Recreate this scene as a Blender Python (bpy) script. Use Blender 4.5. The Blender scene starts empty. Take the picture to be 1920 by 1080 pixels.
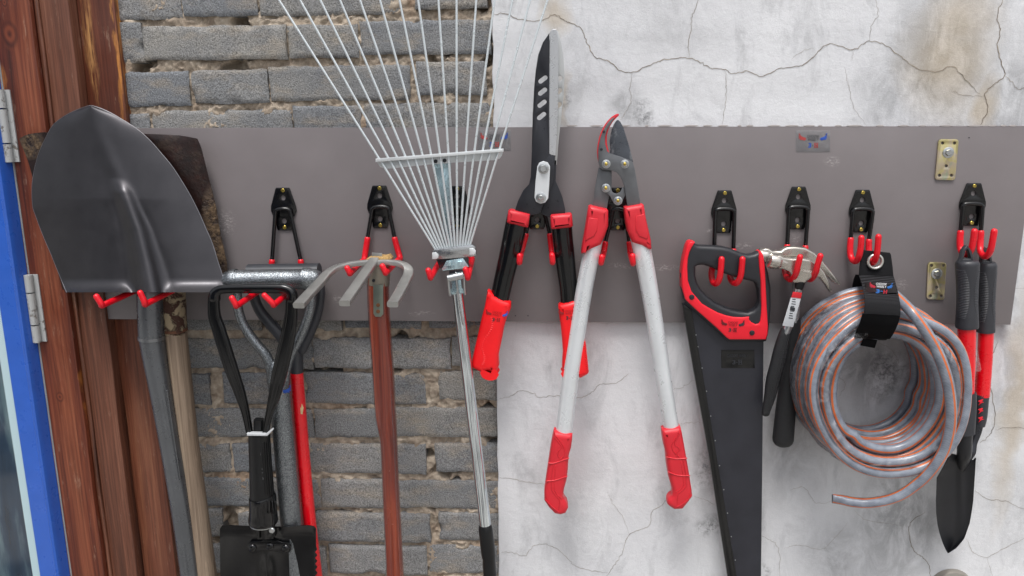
import bpy, bmesh, math, random
from mathutils import Vector, Matrix, noise
random.seed(7)
R = math.radians
scene = bpy.context.scene
COL = scene.collection

# ------------------------------------------------------------------ camera
YAW, PITCH, ROLL, FPX, DIST = R(3.0), R(12.1), R(-0.43), 1450.0, 1.45
_f = Vector((-math.sin(YAW)*math.cos(PITCH), math.cos(YAW)*math.cos(PITCH), -math.sin(PITCH)))
_r = Vector((math.cos(YAW), math.sin(YAW), 0))
_u = _r.cross(_f)
RT = math.cos(ROLL)*_r + math.sin(ROLL)*_u
UP = -math.sin(ROLL)*_r + math.cos(ROLL)*_u
CAM = Vector((0, 0, 1.5)) - _f*DIST
cd = bpy.data.cameras.new('camera'); co = bpy.data.objects.new('camera', cd); COL.objects.link(co)
cd.sensor_width = 36.0; cd.lens = FPX/1920*36.0; cd.clip_start = 0.05; cd.clip_end = 500
m = Matrix((( RT.x, UP.x, -_f.x, CAM.x), (RT.y, UP.y, -_f.y, CAM.y), (RT.z, UP.z, -_f.z, CAM.z), (0, 0, 0, 1)))
co.matrix_world = m
scene.camera = co
# ------------------------------------------------------------------ world, sun, exposure
SUN_EL, SUN_AZ = R(66), R(-16)      # azimuth from the -Y side (in front of the wall), negative = from the left
w = bpy.data.worlds.new('World'); scene.world = w; w.use_nodes = True
nt = w.node_tree; nt.nodes.clear()
sky = nt.nodes.new('ShaderNodeTexSky'); sky.sky_type = 'NISHITA'; sky.sun_disc = False
sky.sun_elevation = SUN_EL; sky.sun_rotation = R(180)+SUN_AZ; sky.dust_density = 4.0; sky.air_density = 1.0
hs = nt.nodes.new('ShaderNodeHueSaturation'); hs.inputs['Saturation'].default_value = 0.30
bg = nt.nodes.new('ShaderNodeBackground'); bg.inputs['Strength'].default_value = 0.14
wo = nt.nodes.new('ShaderNodeOutputWorld')
nt.links.new(sky.outputs[0], hs.inputs['Color']); nt.links.new(hs.outputs[0], bg.inputs[0]); nt.links.new(bg.outputs[0], wo.inputs[0])
sd = bpy.data.lights.new('sun', 'SUN'); sd.energy = 1.8; sd.angle = R(17); sd.color = (1.0, .975, .95)
so = bpy.data.objects.new('sun', sd); COL.objects.link(so)
sdir = Vector((math.sin(SUN_AZ)*math.cos(SUN_EL), -math.cos(SUN_AZ)*math.cos(SUN_EL), math.sin(SUN_EL)))
so.rotation_euler = sdir.to_track_quat('Z', 'Y').to_euler()
scene.view_settings.view_transform = 'Standard'; scene.view_settings.look = 'None'
scene.view_settings.gamma = 1.0; scene.view_settings.exposure = 0.40
scene.render.engine = 'CYCLES'

# ------------------------------------------------------------------ geometry helpers
def P(px, py, d=0.0):
    """point of the vertical plane d metres in front of the board seen at photo pixel (px, py)"""
    v = (_f + RT*((px-960)/FPX) - UP*((py-540)/FPX))
    return CAM + v*((-d-CAM.y)/v.y)
def mpp(px, py, d): return (P(px+1, py, d)-P(px-1, py, d)).length/2

def catmull(pts, n=6, closed=False):
    pts = [list(p) for p in pts]; out = []; N = len(pts)
    rng = range(N if closed else N-1)
    for i in rng:
        if closed: a, b, c, e = pts[i-1], pts[i], pts[(i+1) % N], pts[(i+2) % N]
        else: a, b, c, e = pts[max(i-1, 0)], pts[i], pts[i+1], pts[min(i+2, N-1)]
        for k in range(n):
            t = k/n
            out.append([0.5*((2*b[j])+(-a[j]+c[j])*t+(2*a[j]-5*b[j]+4*c[j]-e[j])*t*t+(-a[j]+3*b[j]-3*c[j]+e[j])*t**3) for j in range(len(b))])
    if not closed: out.append(pts[-1])
    return out
def interp(tab, x):
    if x <= tab[0][0]: return tab[0][1]
    for (a, va), (b, vb) in zip(tab, tab[1:]):
        if x <= b: return va+(vb-va)*(x-a)/(b-a)
    return tab[-1][1]

class MB:
    def __init__(s): s.v = []; s.f = []; s.mi = []
    def add(s, verts, faces, mi=0):
        o = len(s.v); s.v += [Vector(v) for v in verts]
        for i, f in enumerate(faces):
            s.f.append([o+k for k in f]); s.mi.append(mi[i] if isinstance(mi, list) else mi)
        return s
    def box(s, c, size, rot=None, mi=0):
        x, y, z = size[0]/2, size[1]/2, size[2]/2; M = rot or Matrix.Identity(3); c = Vector(c)
        vs = [c+M @ Vector((i*x, j*y, k*z)) for i in (-1, 1) for j in (-1, 1) for k in (-1, 1)]
        return s.add(vs, [(0, 1, 3, 2), (4, 6, 7, 5), (0, 4, 5, 1), (2, 3, 7, 6), (0, 2, 6, 4), (1, 5, 7, 3)], mi)
    def tube(s, pts, rad, seg=14, a0=None, cap='round', sq=2.0, mi=0, closed=False, stripe=None, phase=0, up=None):
        """pts: 3D points; rad: number or list of numbers / (in-plane, depth) pairs"""
        pts = [Vector(p) for p in pts]; n = len(pts)
        if not isinstance(rad, list): rad = [rad]*n
        rad = [(r if isinstance(r, tuple) else (r, r)) for r in rad]
        T = []
        for i in range(n):
            if closed: t = pts[(i+1) % n]-pts[i-1]
            else: t = pts[min(i+1, n-1)]-pts[max(i-1, 0)]
            T.append(t.normalized() if t.length > 1e-9 else Vector((0, 0, 1)))
        a = a0 if a0 else T[0].cross(Vector((0, 1, 0)))
        if a.length < .05: a = Vector((1, 0, 0))
        a = (a-T[0]*a.dot(T[0])).normalized()
        rings = []
        for i in range(n):
            if up: a = T[i].cross(up)
            a = (a-T[i]*a.dot(T[i])).normalized(); b = T[i].cross(a)
            rings.append((pts[i], a.copy(), b, rad[i]))
        if cap == 'round' and not closed:
            def dome(r, sgn, T_):
                p, a_, b_, (ra, rb) = r; q = []
                for th in (70, 45, 22):
                    c_, s_ = math.cos(R(th)), math.sin(R(th)); q.append((p+T_*sgn*min(ra, rb)*s_, a_, b_, (ra*c_, rb*c_)))
                return q
            rings = dome(rings[0], -1, T[0])+rings+dome(rings[-1], 1, T[-1])[::-1]
        vs = []; fs = []; ms = []
        for (p, a_, b_, (ra, rb)) in rings:
            for k in range(seg):
                th = 2*math.pi*(k+.5)/seg+phase; c_, s_ = math.cos(th), math.sin(th)
                if sq != 2.0:
                    c_ = math.copysign(abs(c_)**(2/sq), c_); s_ = math.copysign(abs(s_)**(2/sq), s_)
                vs.append(p+a_*ra*c_+b_*rb*s_)
        m_ = len(rings)
        for i in range(m_ if closed else m_-1):
            j = (i+1) % m_
            for k in range(seg):
                l = (k+1) % seg
                fs.append((i*seg+k, i*seg+l, j*seg+l, j*seg+k)); ms.append(stripe(k) if stripe else mi)
        if not closed:
            fs.append(tuple(range(seg))[::-1]); ms.append(mi)
            fs.append(tuple((m_-1)*seg+k for k in range(seg))); ms.append(mi)
        return s.add(vs, fs, ms)
    def tpx(s, pts, n=5, depth=None, **kw):
        """tube through photo points (px, py, d, width_px)"""
        q = catmull(pts, n) if n > 1 else pts
        P3 = [P(a[0], a[1], a[2]) for a in q]; rr = []
        for a in q:
            r = a[3]/2*mpp(a[0], a[1], a[2]); rr.append((r, r*depth) if depth else r)
        return s.tube(P3, rr, **kw)
    def flat(s, loops, d, th, bev=.0006, res=1, smooth=0, mi=0, tilt=None):
        """plate with this outline (photo pixels), front face d in front of the board, th thick; further loops are holes"""
        if not isinstance(loops[0][0], (list, tuple)): loops = [loops]
        cu = bpy.data.curves.new('tmp', 'CURVE'); cu.dimensions = '2D'; cu.fill_mode = 'BOTH'
        bev = min(bev, th*.49)
        cu.extrude = max(th/2-bev, 0); cu.bevel_depth = bev; cu.bevel_resolution = res; cu.offset = -bev
        for lp in loops:
            q = catmull(lp, smooth, True) if smooth else lp
            sp = cu.splines.new('POLY'); sp.points.add(len(q)-1); sp.use_cyclic_u = True
            for i, a in enumerate(q):
                w3 = P(a[0], a[1], d); sp.points[i].co = (w3.x, w3.z, 0, 1)
        me = curve_mesh(cu)
        vs = []
        for v in me.vertices:
            y = -d+th/2-v.co.z
            if tilt: y -= tilt(v.co.x, v.co.y)
            vs.append(Vector((v.co.x, y, v.co.y)))
        s.add(vs, [tuple(p.vertices) for p in me.polygons], mi); bpy.data.meshes.remove(me); return s
    def text(s, body, px, py, d, hpx, wpx=None, ang=0, th=.0003, bold=0.0, mi=0):
        cu = bpy.data.curves.new('tmp', 'FONT'); cu.body = body; cu.align_x = 'CENTER'; cu.align_y = 'CENTER'; cu.size = 1; cu.offset = bold
        cu.resolution_u = 3
        me = curve_mesh(cu)
        xs = [v.co.x for v in me.vertices]; ys = [v.co.y for v in me.vertices]
        k = mpp(px, py, d); cx, cy = (min(xs)+max(xs))/2, (min(ys)+max(ys))/2
        sy = hpx*k/(max(ys)-min(ys)); sx = (wpx*k/(max(xs)-min(xs))) if wpx else sy
        c0 = P(px, py, d); ca, sa = math.cos(R(ang)), math.sin(R(ang)); vs = []
        for v in me.vertices:
            x, z = (v.co.x-cx)*sx, (v.co.y-cy)*sy
            vs.append(Vector((c0.x+x*ca-z*sa, -d, c0.z+x*sa+z*ca)))
        s.add(vs, [tuple(p.vertices) for p in me.polygons], mi); bpy.data.meshes.remove(me); return s
    def ball(s, c, r, sc=(1, 1, 1), n=10, mi=0):
        vs = []; fs = []; c = Vector(c)
        for i in range(n+1):
            ph = math.pi*i/n
            for k in range(2*n):
                th = math.pi*k/n
                vs.append(c+Vector((r*sc[0]*math.sin(ph)*math.cos(th), r*sc[1]*math.sin(ph)*math.sin(th), r*sc[2]*math.cos(ph))))
        for i in range(n):
            for k in range(2*n):
                l = (k+1) % (2*n); fs.append((i*2*n+k, (i+1)*2*n+k, (i+1)*2*n+l, i*2*n+l))
        return s.add(vs, fs, mi)
    def sheet(s, rows, th, mi=0):
        nr, nc = len(rows), len(rows[0]); vs = [v for r in rows for v in r]; n = len(vs)
        vs = vs+[v+Vector((0, th, 0)) for v in vs]; fs = []
        for i in range(nr-1):
            for j in range(nc-1):
                a, b, c, e = i*nc+j, i*nc+j+1, (i+1)*nc+j+1, (i+1)*nc+j
                fs.append((a, e, c, b)); fs.append((n+a, n+b, n+c, n+e))
        def rim(seq):
            for a, b in zip(seq, seq[1:]): fs.append((a, b, n+b, n+a))
        rim([j for j in range(nc)]); rim([(nr-1)*nc+j for j in range(nc)][::-1])
        rim([i*nc for i in range(nr)][::-1]); rim([i*nc+nc-1 for i in range(nr)])
        return s.add(vs, fs, mi)
    def bolt(s, px, py, d, rpx, hexa=False, th=.003, mi=0, slot=False):
        c = P(px, py, d); r = rpx*mpp(px, py, d); seg = 6 if hexa else 20
        rings = [(r, 0), (r, th*.6), (r*.82, th), (r*.3, th)]
        if slot: rings += [(r*.22, th*.4)]
        vs = []; fs = []
        for (rr, y) in rings:
            for k in range(seg):
                a = 2*math.pi*k/seg+.3; vs.append(c+Vector((rr*math.cos(a), -y, rr*math.sin(a))))
        for i in range(len(rings)-1):
            for k in range(seg):
                l = (k+1) % seg; fs.append((i*seg+k, i*seg+l, (i+1)*seg+l, (i+1)*seg+k))
        fs.append(tuple((len(rings)-1)*seg+k for k in range(seg)))
        return s.add(vs, fs, mi)
    def obj(s, name, mats, parent=None, base=None, smooth=38, label=None):
        b = Vector(parent['_b']) if parent and '_b' in parent else (Vector(base) if base else Vector((0, 0, 0)))
        me = bpy.data.meshes.new(name); me.from_pydata([v-b for v in s.v], [], s.f)
        if not isinstance(mats, (list, tuple)): mats = [mats]
        for m_ in mats: me.materials.append(m_)
        me.polygons.foreach_set('material_index', s.mi)
        me.polygons.foreach_set('use_smooth', [True]*len(s.f))
        bm = bmesh.new(); bm.from_mesh(me); bmesh.ops.remove_doubles(bm, verts=bm.verts, dist=1e-6)
        bmesh.ops.recalc_face_normals(bm, faces=bm.faces)
        lim = R(smooth)
        for e in bm.edges:
            if len(e.link_faces) == 2: e.smooth = e.calc_face_angle(0) < lim
        bm.to_mesh(me); bm.free(); me.update()
        o = bpy.data.objects.new(name, me); COL.objects.link(o)
        if parent is not None:
            o.parent = parent; o['_b'] = list(b)
        else: o.location = b
        if label: o['label'] = label
        ALL.append(o)
        return o
ALL = []
def curve_mesh(cu):
    o = bpy.data.objects.new('tmp', cu); COL.objects.link(o)
    dg = bpy.context.evaluated_depsgraph_get(); me = bpy.data.meshes.new_from_object(o.evaluated_get(dg))
    bpy.data.objects.remove(o); bpy.data.curves.remove(cu); return me
def thing(name, label, cat, base, group=None):
    o = bpy.data.objects.new(name, None); COL.objects.link(o); o.location = base; o['_b'] = list(base)
    o.empty_display_size = .03; o['label'] = label; o['category'] = cat
    if group: o['group'] = group
    ALL.append(o); return o
def tag(o, label, cat, group=None):
    o['label'] = label; o['category'] = cat
    if group: o['group'] = group
def circle(px, py, r, n=18): return [(px+r*math.cos(2*math.pi*k/n), py+r*math.sin(2*math.pi*k/n)) for k in range(n)]
def rrect(x0, y0, x1, y1, r, n=4):
    q = []
    for cx, cy, a in ((x1-r, y0+r, -90), (x1-r, y1-r, 0), (x0+r, y1-r, 90), (x0+r, y0+r, 180)):
        for k in range(n+1): t = R(a+90*k/n); q.append((cx+r*math.cos(t), cy+r*math.sin(t)))
    return q

# ------------------------------------------------------------------ materials
def S(h):  # sRGB hex -> linear
    h = h.lstrip('#'); c = [int(h[i:i+2], 16)/255 for i in (0, 2, 4)]
    return tuple((x/12.92 if x <= .04045 else ((x+.055)/1.055)**2.4) for x in c)+(1,)
class NT:
    def __init__(s, name):
        s.m = bpy.data.materials.new(name); s.m.use_nodes = True; s.t = s.m.node_tree; s.b = s.t.nodes['Principled BSDF']
        s.tc = s.t.nodes.new('ShaderNodeTexCoord').outputs['Object']
    def n(s, typ, **kw):
        o = s.t.nodes.new(typ)
        for k, v in kw.items():
            if k in o.inputs: s.put(o.inputs[k], v)
            else: setattr(o, k, v)
        return o
    def put(s, inp, v):
        if hasattr(v, 'links') or hasattr(v, 'is_linked'): s.t.links.new(v, inp)
        else: inp.default_value = v
    def map(s, scale=(1, 1, 1), loc=(0, 0, 0), rot=(0, 0, 0), src=None):
        o = s.n('ShaderNodeMapping'); s.put(o.inputs['Vector'], src or s.tc)
        o.inputs['Scale'].default_value = scale; o.inputs['Location'].default_value = loc; o.inputs['Rotation'].default_value = rot
        return o.outputs[0]
    def noise(s, scale, detail=4, rough=.55, vec=None, dist=0.0):
        o = s.n('ShaderNodeTexNoise'); s.put(o.inputs['Vector'], vec or s.tc)
        o.inputs['Scale'].default_value = scale; o.inputs['Detail'].default_value = detail; o.inputs['Roughness'].default_value = rough
        o.inputs['Distortion'].default_value = dist; return o.outputs['Fac']
    def ramp(s, fac, stops):
        o = s.n('ShaderNodeValToRGB'); s.put(o.inputs[0], fac); e = o.color_ramp.elements
        while len(e) < len(stops): e.new(.5)
        for k, (p, c) in enumerate(stops):
            e[k].position = p; e[k].color = c if isinstance(c, tuple) else (c, c, c, 1)
        return o.outputs[0]
    def mix(s, fac, a, b, mode='MIX'):
        o = s.t.nodes.new('ShaderNodeMix'); o.data_type = 'RGBA'; o.blend_type = mode
        s.put(o.inputs[0], fac); s.put(o.inputs[6], a); s.put(o.inputs[7], b); return o.outputs[2]
    def math(s, op, a, b=0.0, c=0.0, clamp=False):
        o = s.t.nodes.new('ShaderNodeMath'); o.operation = op; o.use_clamp = clamp
        s.put(o.inputs[0], a); s.put(o.inputs[1], b); s.put(o.inputs[2], c); return o.outputs[0]
    def bump(s, h, strength=.5, dist=.001, prev=None):
        o = s.n('ShaderNodeBump'); s.put(o.inputs['Height'], h); o.inputs['Strength'].default_value = strength; o.inputs['Distance'].default_value = dist
        if prev: s.put(o.inputs['Normal'], prev)
        s.put(s.b.inputs['Normal'], o.outputs[0]); return o.outputs[0]
    def blob(s, centre, radii, warp=.03, soft=.6):
        """soft stain mask round a point of the object's own space"""
        w_ = s.n('ShaderNodeTexNoise'); s.put(w_.inputs['Vector'], s.tc); w_.inputs['Scale'].default_value = 14; w_.inputs['Detail'].default_value = 5
        v = s.n('ShaderNodeVectorMath', operation='MULTIPLY_ADD'); s.put(v.inputs[0], w_.outputs['Color']); v.inputs[1].default_value = (warp*2,)*3
        v2 = s.n('ShaderNodeVectorMath', operation='ADD'); s.put(v2.inputs[0], s.tc); v2.inputs[1].default_value = tuple(-c-warp for c in centre)
        s.put(v.inputs[2], v2.outputs[0])
        v3 = s.n('ShaderNodeVectorMath', operation='MULTIPLY'); s.put(v3.inputs[0], v.outputs[0]); v3.inputs[1].default_value = tuple(1/r for r in radii)
        l = s.n('ShaderNodeVectorMath', operation='LENGTH'); s.put(l.inputs[0], v3.outputs[0])
        return s.ramp(l.outputs['Value'], [(1-soft, 1.0), (1.0, 0.0)])
    def set(s, **kw):
        for k, v in kw.items(): s.put(s.b.inputs[k.replace('_', ' ')], v)
        return s
def paint(name, col, rough=.4, metal=0.0, var=.12, bump=.1, bs=400, coat=0.0, scuff=None, spec=.5, rv=.12, scs=70, scr=(.70, .76)):
    t = NT(name); c = S(col) if isinstance(col, str) else col
    lo = tuple(x*(1-var) for x in c[:3])+(1,); hi = tuple(min(x*(1+var), 1) for x in c[:3])+(1,)
    base = t.ramp(t.noise(22, 5), [(.3, lo), (.7, hi)])
    if scuff:
        k = t.ramp(t.noise(scs, 8, .72, vec=t.map((1, 1, .6), rot=(0, .5, 0))), [(scr[0], 0.0), (scr[1], 1.0)])
        base = t.mix(k, base, S(scuff))
    r = t.ramp(t.noise(45, 6, .65), [(.25, max(rough-rv, .02)), (.75, min(rough+rv, 1))])
    t.set(Base_Color=base, Roughness=r, Metallic=metal, Specular_IOR_Level=spec, Coat_Weight=coat, Coat_Roughness=.12)
    if bump: t.bump(t.noise(bs, 3), bump, .0006)
    return t.m
def wood(name, stops, seedz=0.0, rough=.45, scale=1.0, knots=(), streak=None, bump=.5, coat=.15):
    t = NT(name); v = t.map((20*scale, 20*scale, 1.0*scale), (seedz, seedz*.7, seedz))
    warp = t.noise(2.2, 3, vec=t.map((1, 1, .35), (seedz, 0, 0)))
    n1 = t.noise(1.0, 7, .68, vec=v, dist=.9)
    wv = t.n('ShaderNodeTexWave', bands_direction='X'); t.put(wv.inputs['Vector'], t.map((1, 1, .045), (seedz*.3, 0, 0)))
    wv.inputs['Scale'].default_value = 34*scale; wv.inputs['Distortion'].default_value = 9; wv.inputs['Detail'].default_value = 3; wv.inputs['Detail Scale'].default_value = 1.1
    f = t.math('ADD', t.math('MULTIPLY', n1, .93), t.math('MULTIPLY', wv.outputs['Fac'], .05))
    f = t.math('ADD', f, t.math('MULTIPLY', t.math('SUBTRACT', warp, .5), .42))
    c = t.ramp(f, stops)
    fine = t.noise(1.0, 5, .7, vec=t.map((300, 300, 5)))
    c = t.mix(t.ramp(fine, [(.33, .6), (.6, 0.0)]), c, t.mix(1.0, c, (.22, .18, .17, 1), 'MULTIPLY'))
    for (cx, cy, cz, rx, rz) in knots:
        k = t.blob((cx, cy, cz), (rx, .5, rz), .008, .5)
        rg = t.n('ShaderNodeTexWave', wave_type='RINGS'); rg.rings_direction = 'Y'
        t.put(rg.inputs['Vector'], t.map((1/rx, .01, 1/rz), (-cx/rx, 0, -cz/rz))); rg.inputs['Scale'].default_value = .45; rg.inputs['Distortion'].default_value = 3.5; rg.inputs['Detail'].default_value = 4
        c = t.mix(t.math('MULTIPLY', k, .85), c, t.mix(rg.outputs['Fac'], stops[0][1], stops[len(stops)//2][1]))
    for (cx, cy, cz, rx, rz, colr) in (streak or ()):
        k = t.blob((cx, cy, cz), (rx, .5, rz), .016, .6)
        k2 = t.math('MULTIPLY', k, t.ramp(t.noise(1.0, 6, .7, vec=t.map((110, 110, 8))), [(.42, 0.0), (.6, .85)]))
        c = t.mix(k2, c, S(colr))
    c = t.mix(t.ramp(t.noise(1.0, 6, .75, vec=t.map((90, 90, 14), (2, 4, 1))), [(.60, 0.0), (.72, .35)]), c, S('#bfa690')) if coat < .5 else c
    rr = t.ramp(t.noise(9, 5), [(.3, rough-.13), (.7, rough+.13)])
    t.set(Base_Color=c, Roughness=rr, Coat_Weight=coat, Coat_Roughness=.25)
    t.bump(fine, bump, .0008, t.bump(n1, bump, .002)); return t.m
M = {}
M['hook_black'] = paint('hook_black', '#0c0c0e', .22, 0, .2, .03, coat=.2, scuff='#4d4d50', scr=(.78, .84), spec=.45, rv=.06)
M['hook_red'] = paint('hook_red', '#d90a20', .34, 0, .08, .04, spec=.55, scuff='#8c1018', scr=(.72, .8))
M['brass'] = paint('brass', '#b9a453', .3, .85, .25, .1)
M['steel'] = paint('steel', '#b9bcbd', .32, .9, .12, .15, 300)
M['zinc'] = None
M['chrome'] = paint('chrome', '#d3dbe0', .06, 1, .02, 0, rv=.03, scuff='#9da2a6', scr=(.8, .84))
M['blue_zinc'] = paint('blue_zinc', '#b4ccd3', .27, .7, .15, .08, rv=.1)
M['black_plastic'] = paint('black_plastic', '#0e0f11', .36, 0, .2, .08, 500, scuff='#48494c', scr=(.78, .84), spec=.4, rv=.07)
M['black_gloss'] = paint('black_gloss', '#0a0b0d', .18, 0, .2, .04, coat=.15, scuff='#5a5b60', scr=(.79, .86), spec=.45, rv=.05)
M['black_steel'] = paint('black_steel', '#323338', .34, .45, .15, .06, scuff='#7d7f82', scr=(.78, .86))
M['red_plastic'] = paint('red_plastic', '#e0152a', .42, 0, .06, .1, 300, scuff='#9c1a26', scr=(.74, .82))
M['red_bright'] = paint('red_bright', '#ea0f18', .38, 0, .06, .08, 300)
M['lopper_red'] = paint('lopper_red', '#c9222f', .45, 0, .06, .08, 300, scuff='#dd7f88', scr=(.8, .88))
M['red_tube'] = paint('red_tube', '#df0418', .3, 0, .08, .05, coat=.5, scuff='#d9b48a', scs=40, scr=(.86, .87))
M['alu_paint'] = paint('alu_paint', '#d9dde0', .32, .35, .05, .05, scuff='#8d9295', scs=60, scr=(.86, .9))
M['shovel'] = paint('shovel', '#434245', .40, .8, .10, .03, coat=.1, scuff='#9b9b9c', scs=120, scr=(.74, .84), rv=.05)
M['shaft_gray'] = paint('shaft_gray', '#6a6d71', .30, .7, .08, .1, scuff='#93969a', scr=(.72, .8))
M['ink'] = paint('ink', '#26282e', .6, 0, .1, 0)
M['ink_blue'] = paint('ink_blue', '#2a50a8', .6, 0, .1, 0)
M['ink_red'] = paint('ink_red', '#a33a38', .6, 0, .1, 0)
M['white_paint'] = paint('white_paint', '#e4e4e6', .5, 0, .05, .1)
def hammertone():
    t = NT('hammertone'); vo = t.n('ShaderNodeTexVoronoi'); t.put(vo.inputs['Vector'], t.tc); vo.inputs['Scale'].default_value = 520
    n = t.noise(520, 3, .6)
    t.set(Base_Color=t.ramp(n, [(.36, S('#565a5e')), (.6, S('#979ca0'))]), Metallic=.85, Roughness=.27)
    t.bump(t.math('ADD', vo.outputs['Distance'], n), .6, .0007); return t.m
M['hammertone'] = hammertone()
def zinc():
    t = NT('yellow_zinc'); n = t.noise(30, 4, .5, dist=1.5)
    t.set(Base_Color=t.ramp(n, [(.3, S('#b5ad7c')), (.45, S('#c9bd8a')), (.58, S('#c2b3a0')), (.7, S('#a9b39b'))]), Metallic=.8, Roughness=.28)
    t.bump(t.noise(200, 3), .1, .0005); return t.m
M['zinc'] = zinc()
def rust():
    t = NT('rusty_steel'); o0 = P(365, 545, .03)
    k = t.ramp(t.noise(14, 7, .68), [(.52, 0.0), (.6, 1.0)])
    c = t.ramp(t.noise(60, 6, .65), [(.3, S('#160c0b')), (.6, S('#24120f')), (.85, S('#371d17'))])
    mud = t.ramp(t.noise(150, 6), [(.3, S('#37291d')), (.7, S('#74604a'))])
    edge = t.blob(tuple(P(408, 440, .03)-o0), (.030, .5, .10), .02, .5)
    edge2 = t.blob(tuple(P(60, 270, .03)-o0), (.03, .5, .03), .015, .5)
    kk = t.math('MULTIPLY', t.math('MAXIMUM', edge, edge2), t.ramp(t.noise(45, 6, .7), [(.38, 0.0), (.5, 1.0)]))
    kk = t.math('MAXIMUM', kk, t.math('MULTIPLY', k, .12))
    t.set(Base_Color=t.mix(kk, c, mud), Roughness=t.mix(kk, (.35, .35, .35, 1), (.95, .95, .95, 1)), Metallic=.15)
    t.bump(t.math('ADD', t.math('MULTIPLY', t.noise(160, 5), .15), t.math('MULTIPLY', kk, t.noise(130, 6))), .8, .004); return t.m
def webbing():
    t = NT('black_webbing'); wv = t.n('ShaderNodeTexWave', bands_direction='Z'); t.put(wv.inputs['Vector'], t.tc)
    wv.inputs['Scale'].default_value = 190; wv.inputs['Distortion'].default_value = .6
    t.set(Base_Color=t.ramp(wv.outputs['Fac'], [(.2, S('#0c0c0e')), (.9, S('#2b2b2e'))]), Roughness=.85, Specular_IOR_Level=.25)
    t.bump(wv.outputs['Fac'], .9, .0012); return t.m
M['webbing'] = webbing()
M['felt'] = paint('felt', '#0b0b0d', .95, 0, .3, .6, 900, spec=.15)
def hose_mat(name, a, b):
    t = NT(name); n = t.noise(60, 5, .6); br = t.n('ShaderNodeTexWave', bands_direction='DIAGONAL'); t.put(br.inputs['Vector'], t.tc)
    br.inputs['Scale'].default_value = 160; br.inputs['Distortion'].default_value = 1.0
    t.set(Base_Color=t.mix(.18, t.ramp(n, [(.3, S(a)), (.7, S(b))]), t.ramp(br.outputs['Fac'], [(.2, S(a)), (.9, S(b))])), Roughness=.34, Coat_Weight=.35, Coat_Roughness=.2)
    t.bump(br.outputs['Fac'], .15, .0006); return t.m
M['hose_gray'] = hose_mat('hose_gray', '#646a76', '#8e95a0')
M['hose_orange'] = hose_mat('hose_orange', '#bd5a28', '#d47038')
def film(name, wr=.5, amt=.25, rough=.12, tint=(.95, .96, .97, 1), sc=30, lo=0.0):
    m_ = bpy.data.materials.new(name); m_.use_nodes = True; t = m_.node_tree; t.nodes.clear()
    o = t.nodes.new('ShaderNodeOutputMaterial'); tr = t.nodes.new('ShaderNodeBsdfTransparent'); gl = t.nodes.new('ShaderNodeBsdfGlossy')
    df = t.nodes.new('ShaderNodeBsdfDiffuse'); df.inputs[0].default_value = (.8, .8, .82, 1)
    gl.inputs['Roughness'].default_value = rough; gl.inputs['Color'].default_value = tint
    mx = t.nodes.new('ShaderNodeMixShader'); mx2 = t.nodes.new('ShaderNodeMixShader'); fr = t.nodes.new('ShaderNodeLayerWeight'); fr.inputs[0].default_value = .16
    tc = t.nodes.new('ShaderNodeTexCoord'); nz = t.nodes.new('ShaderNodeTexNoise'); nz.inputs['Scale'].default_value = sc; nz.inputs['Detail'].default_value = 6; nz.inputs['Distortion'].default_value = 1.5
    bp = t.nodes.new('ShaderNodeBump'); bp.inputs['Strength'].default_value = wr; bp.inputs['Distance'].default_value = .006
    rp = t.nodes.new('ShaderNodeValToRGB'); rp.color_ramp.elements[0].position = .5; rp.color_ramp.elements[1].position = .75; rp.color_ramp.elements[1].color = (amt, amt, amt, 1); rp.color_ramp.elements[0].color = (lo, lo, lo, 1)
    L = t.links.new
    L(tc.outputs['Object'], nz.inputs['Vector']); L(nz.outputs['Fac'], bp.inputs['Height']); L(bp.outputs[0], gl.inputs['Normal']); L(bp.outputs[0], fr.inputs['Normal'])
    L(fr.outputs['Fresnel'], mx.inputs[0]); L(tr.outputs[0], mx.inputs[1]); L(gl.outputs[0], mx.inputs[2])
    L(nz.outputs['Fac'], rp.inputs[0]); L(rp.outputs[0], mx2.inputs[0]); L(mx.outputs[0], mx2.inputs[1]); L(df.outputs[0], mx2.inputs[2]); L(mx2.outputs[0], o.inputs[0])
    return m_
M['film'] = film('clear_film', .8, .20, sc=60)
M['clear'] = film('clear_sticker', .1, .16, .25, sc=80, lo=.08)

# ================================================================== SETTING
# ground
def ground():
    t = NT('concrete_paving'); n = t.noise(1.3, 6, .6, dist=.6)
    t.set(Base_Color=t.ramp(n, [(.40, S('#4a4845')), (.47, S('#6c6965')), (.52, S('#a3a09a')), (.66, S('#b4b0aa'))]), Roughness=.85); t.bump(t.noise(60, 6), .4, .004)
    b = MB().add([(-60, -60, 0), (60, -60, 0), (60, 60, 0), (-60, 60, 0)], [(0, 1, 2, 3)])
    o = b.obj('ground', t.m); o['kind'] = 'structure'
ground()

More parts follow.
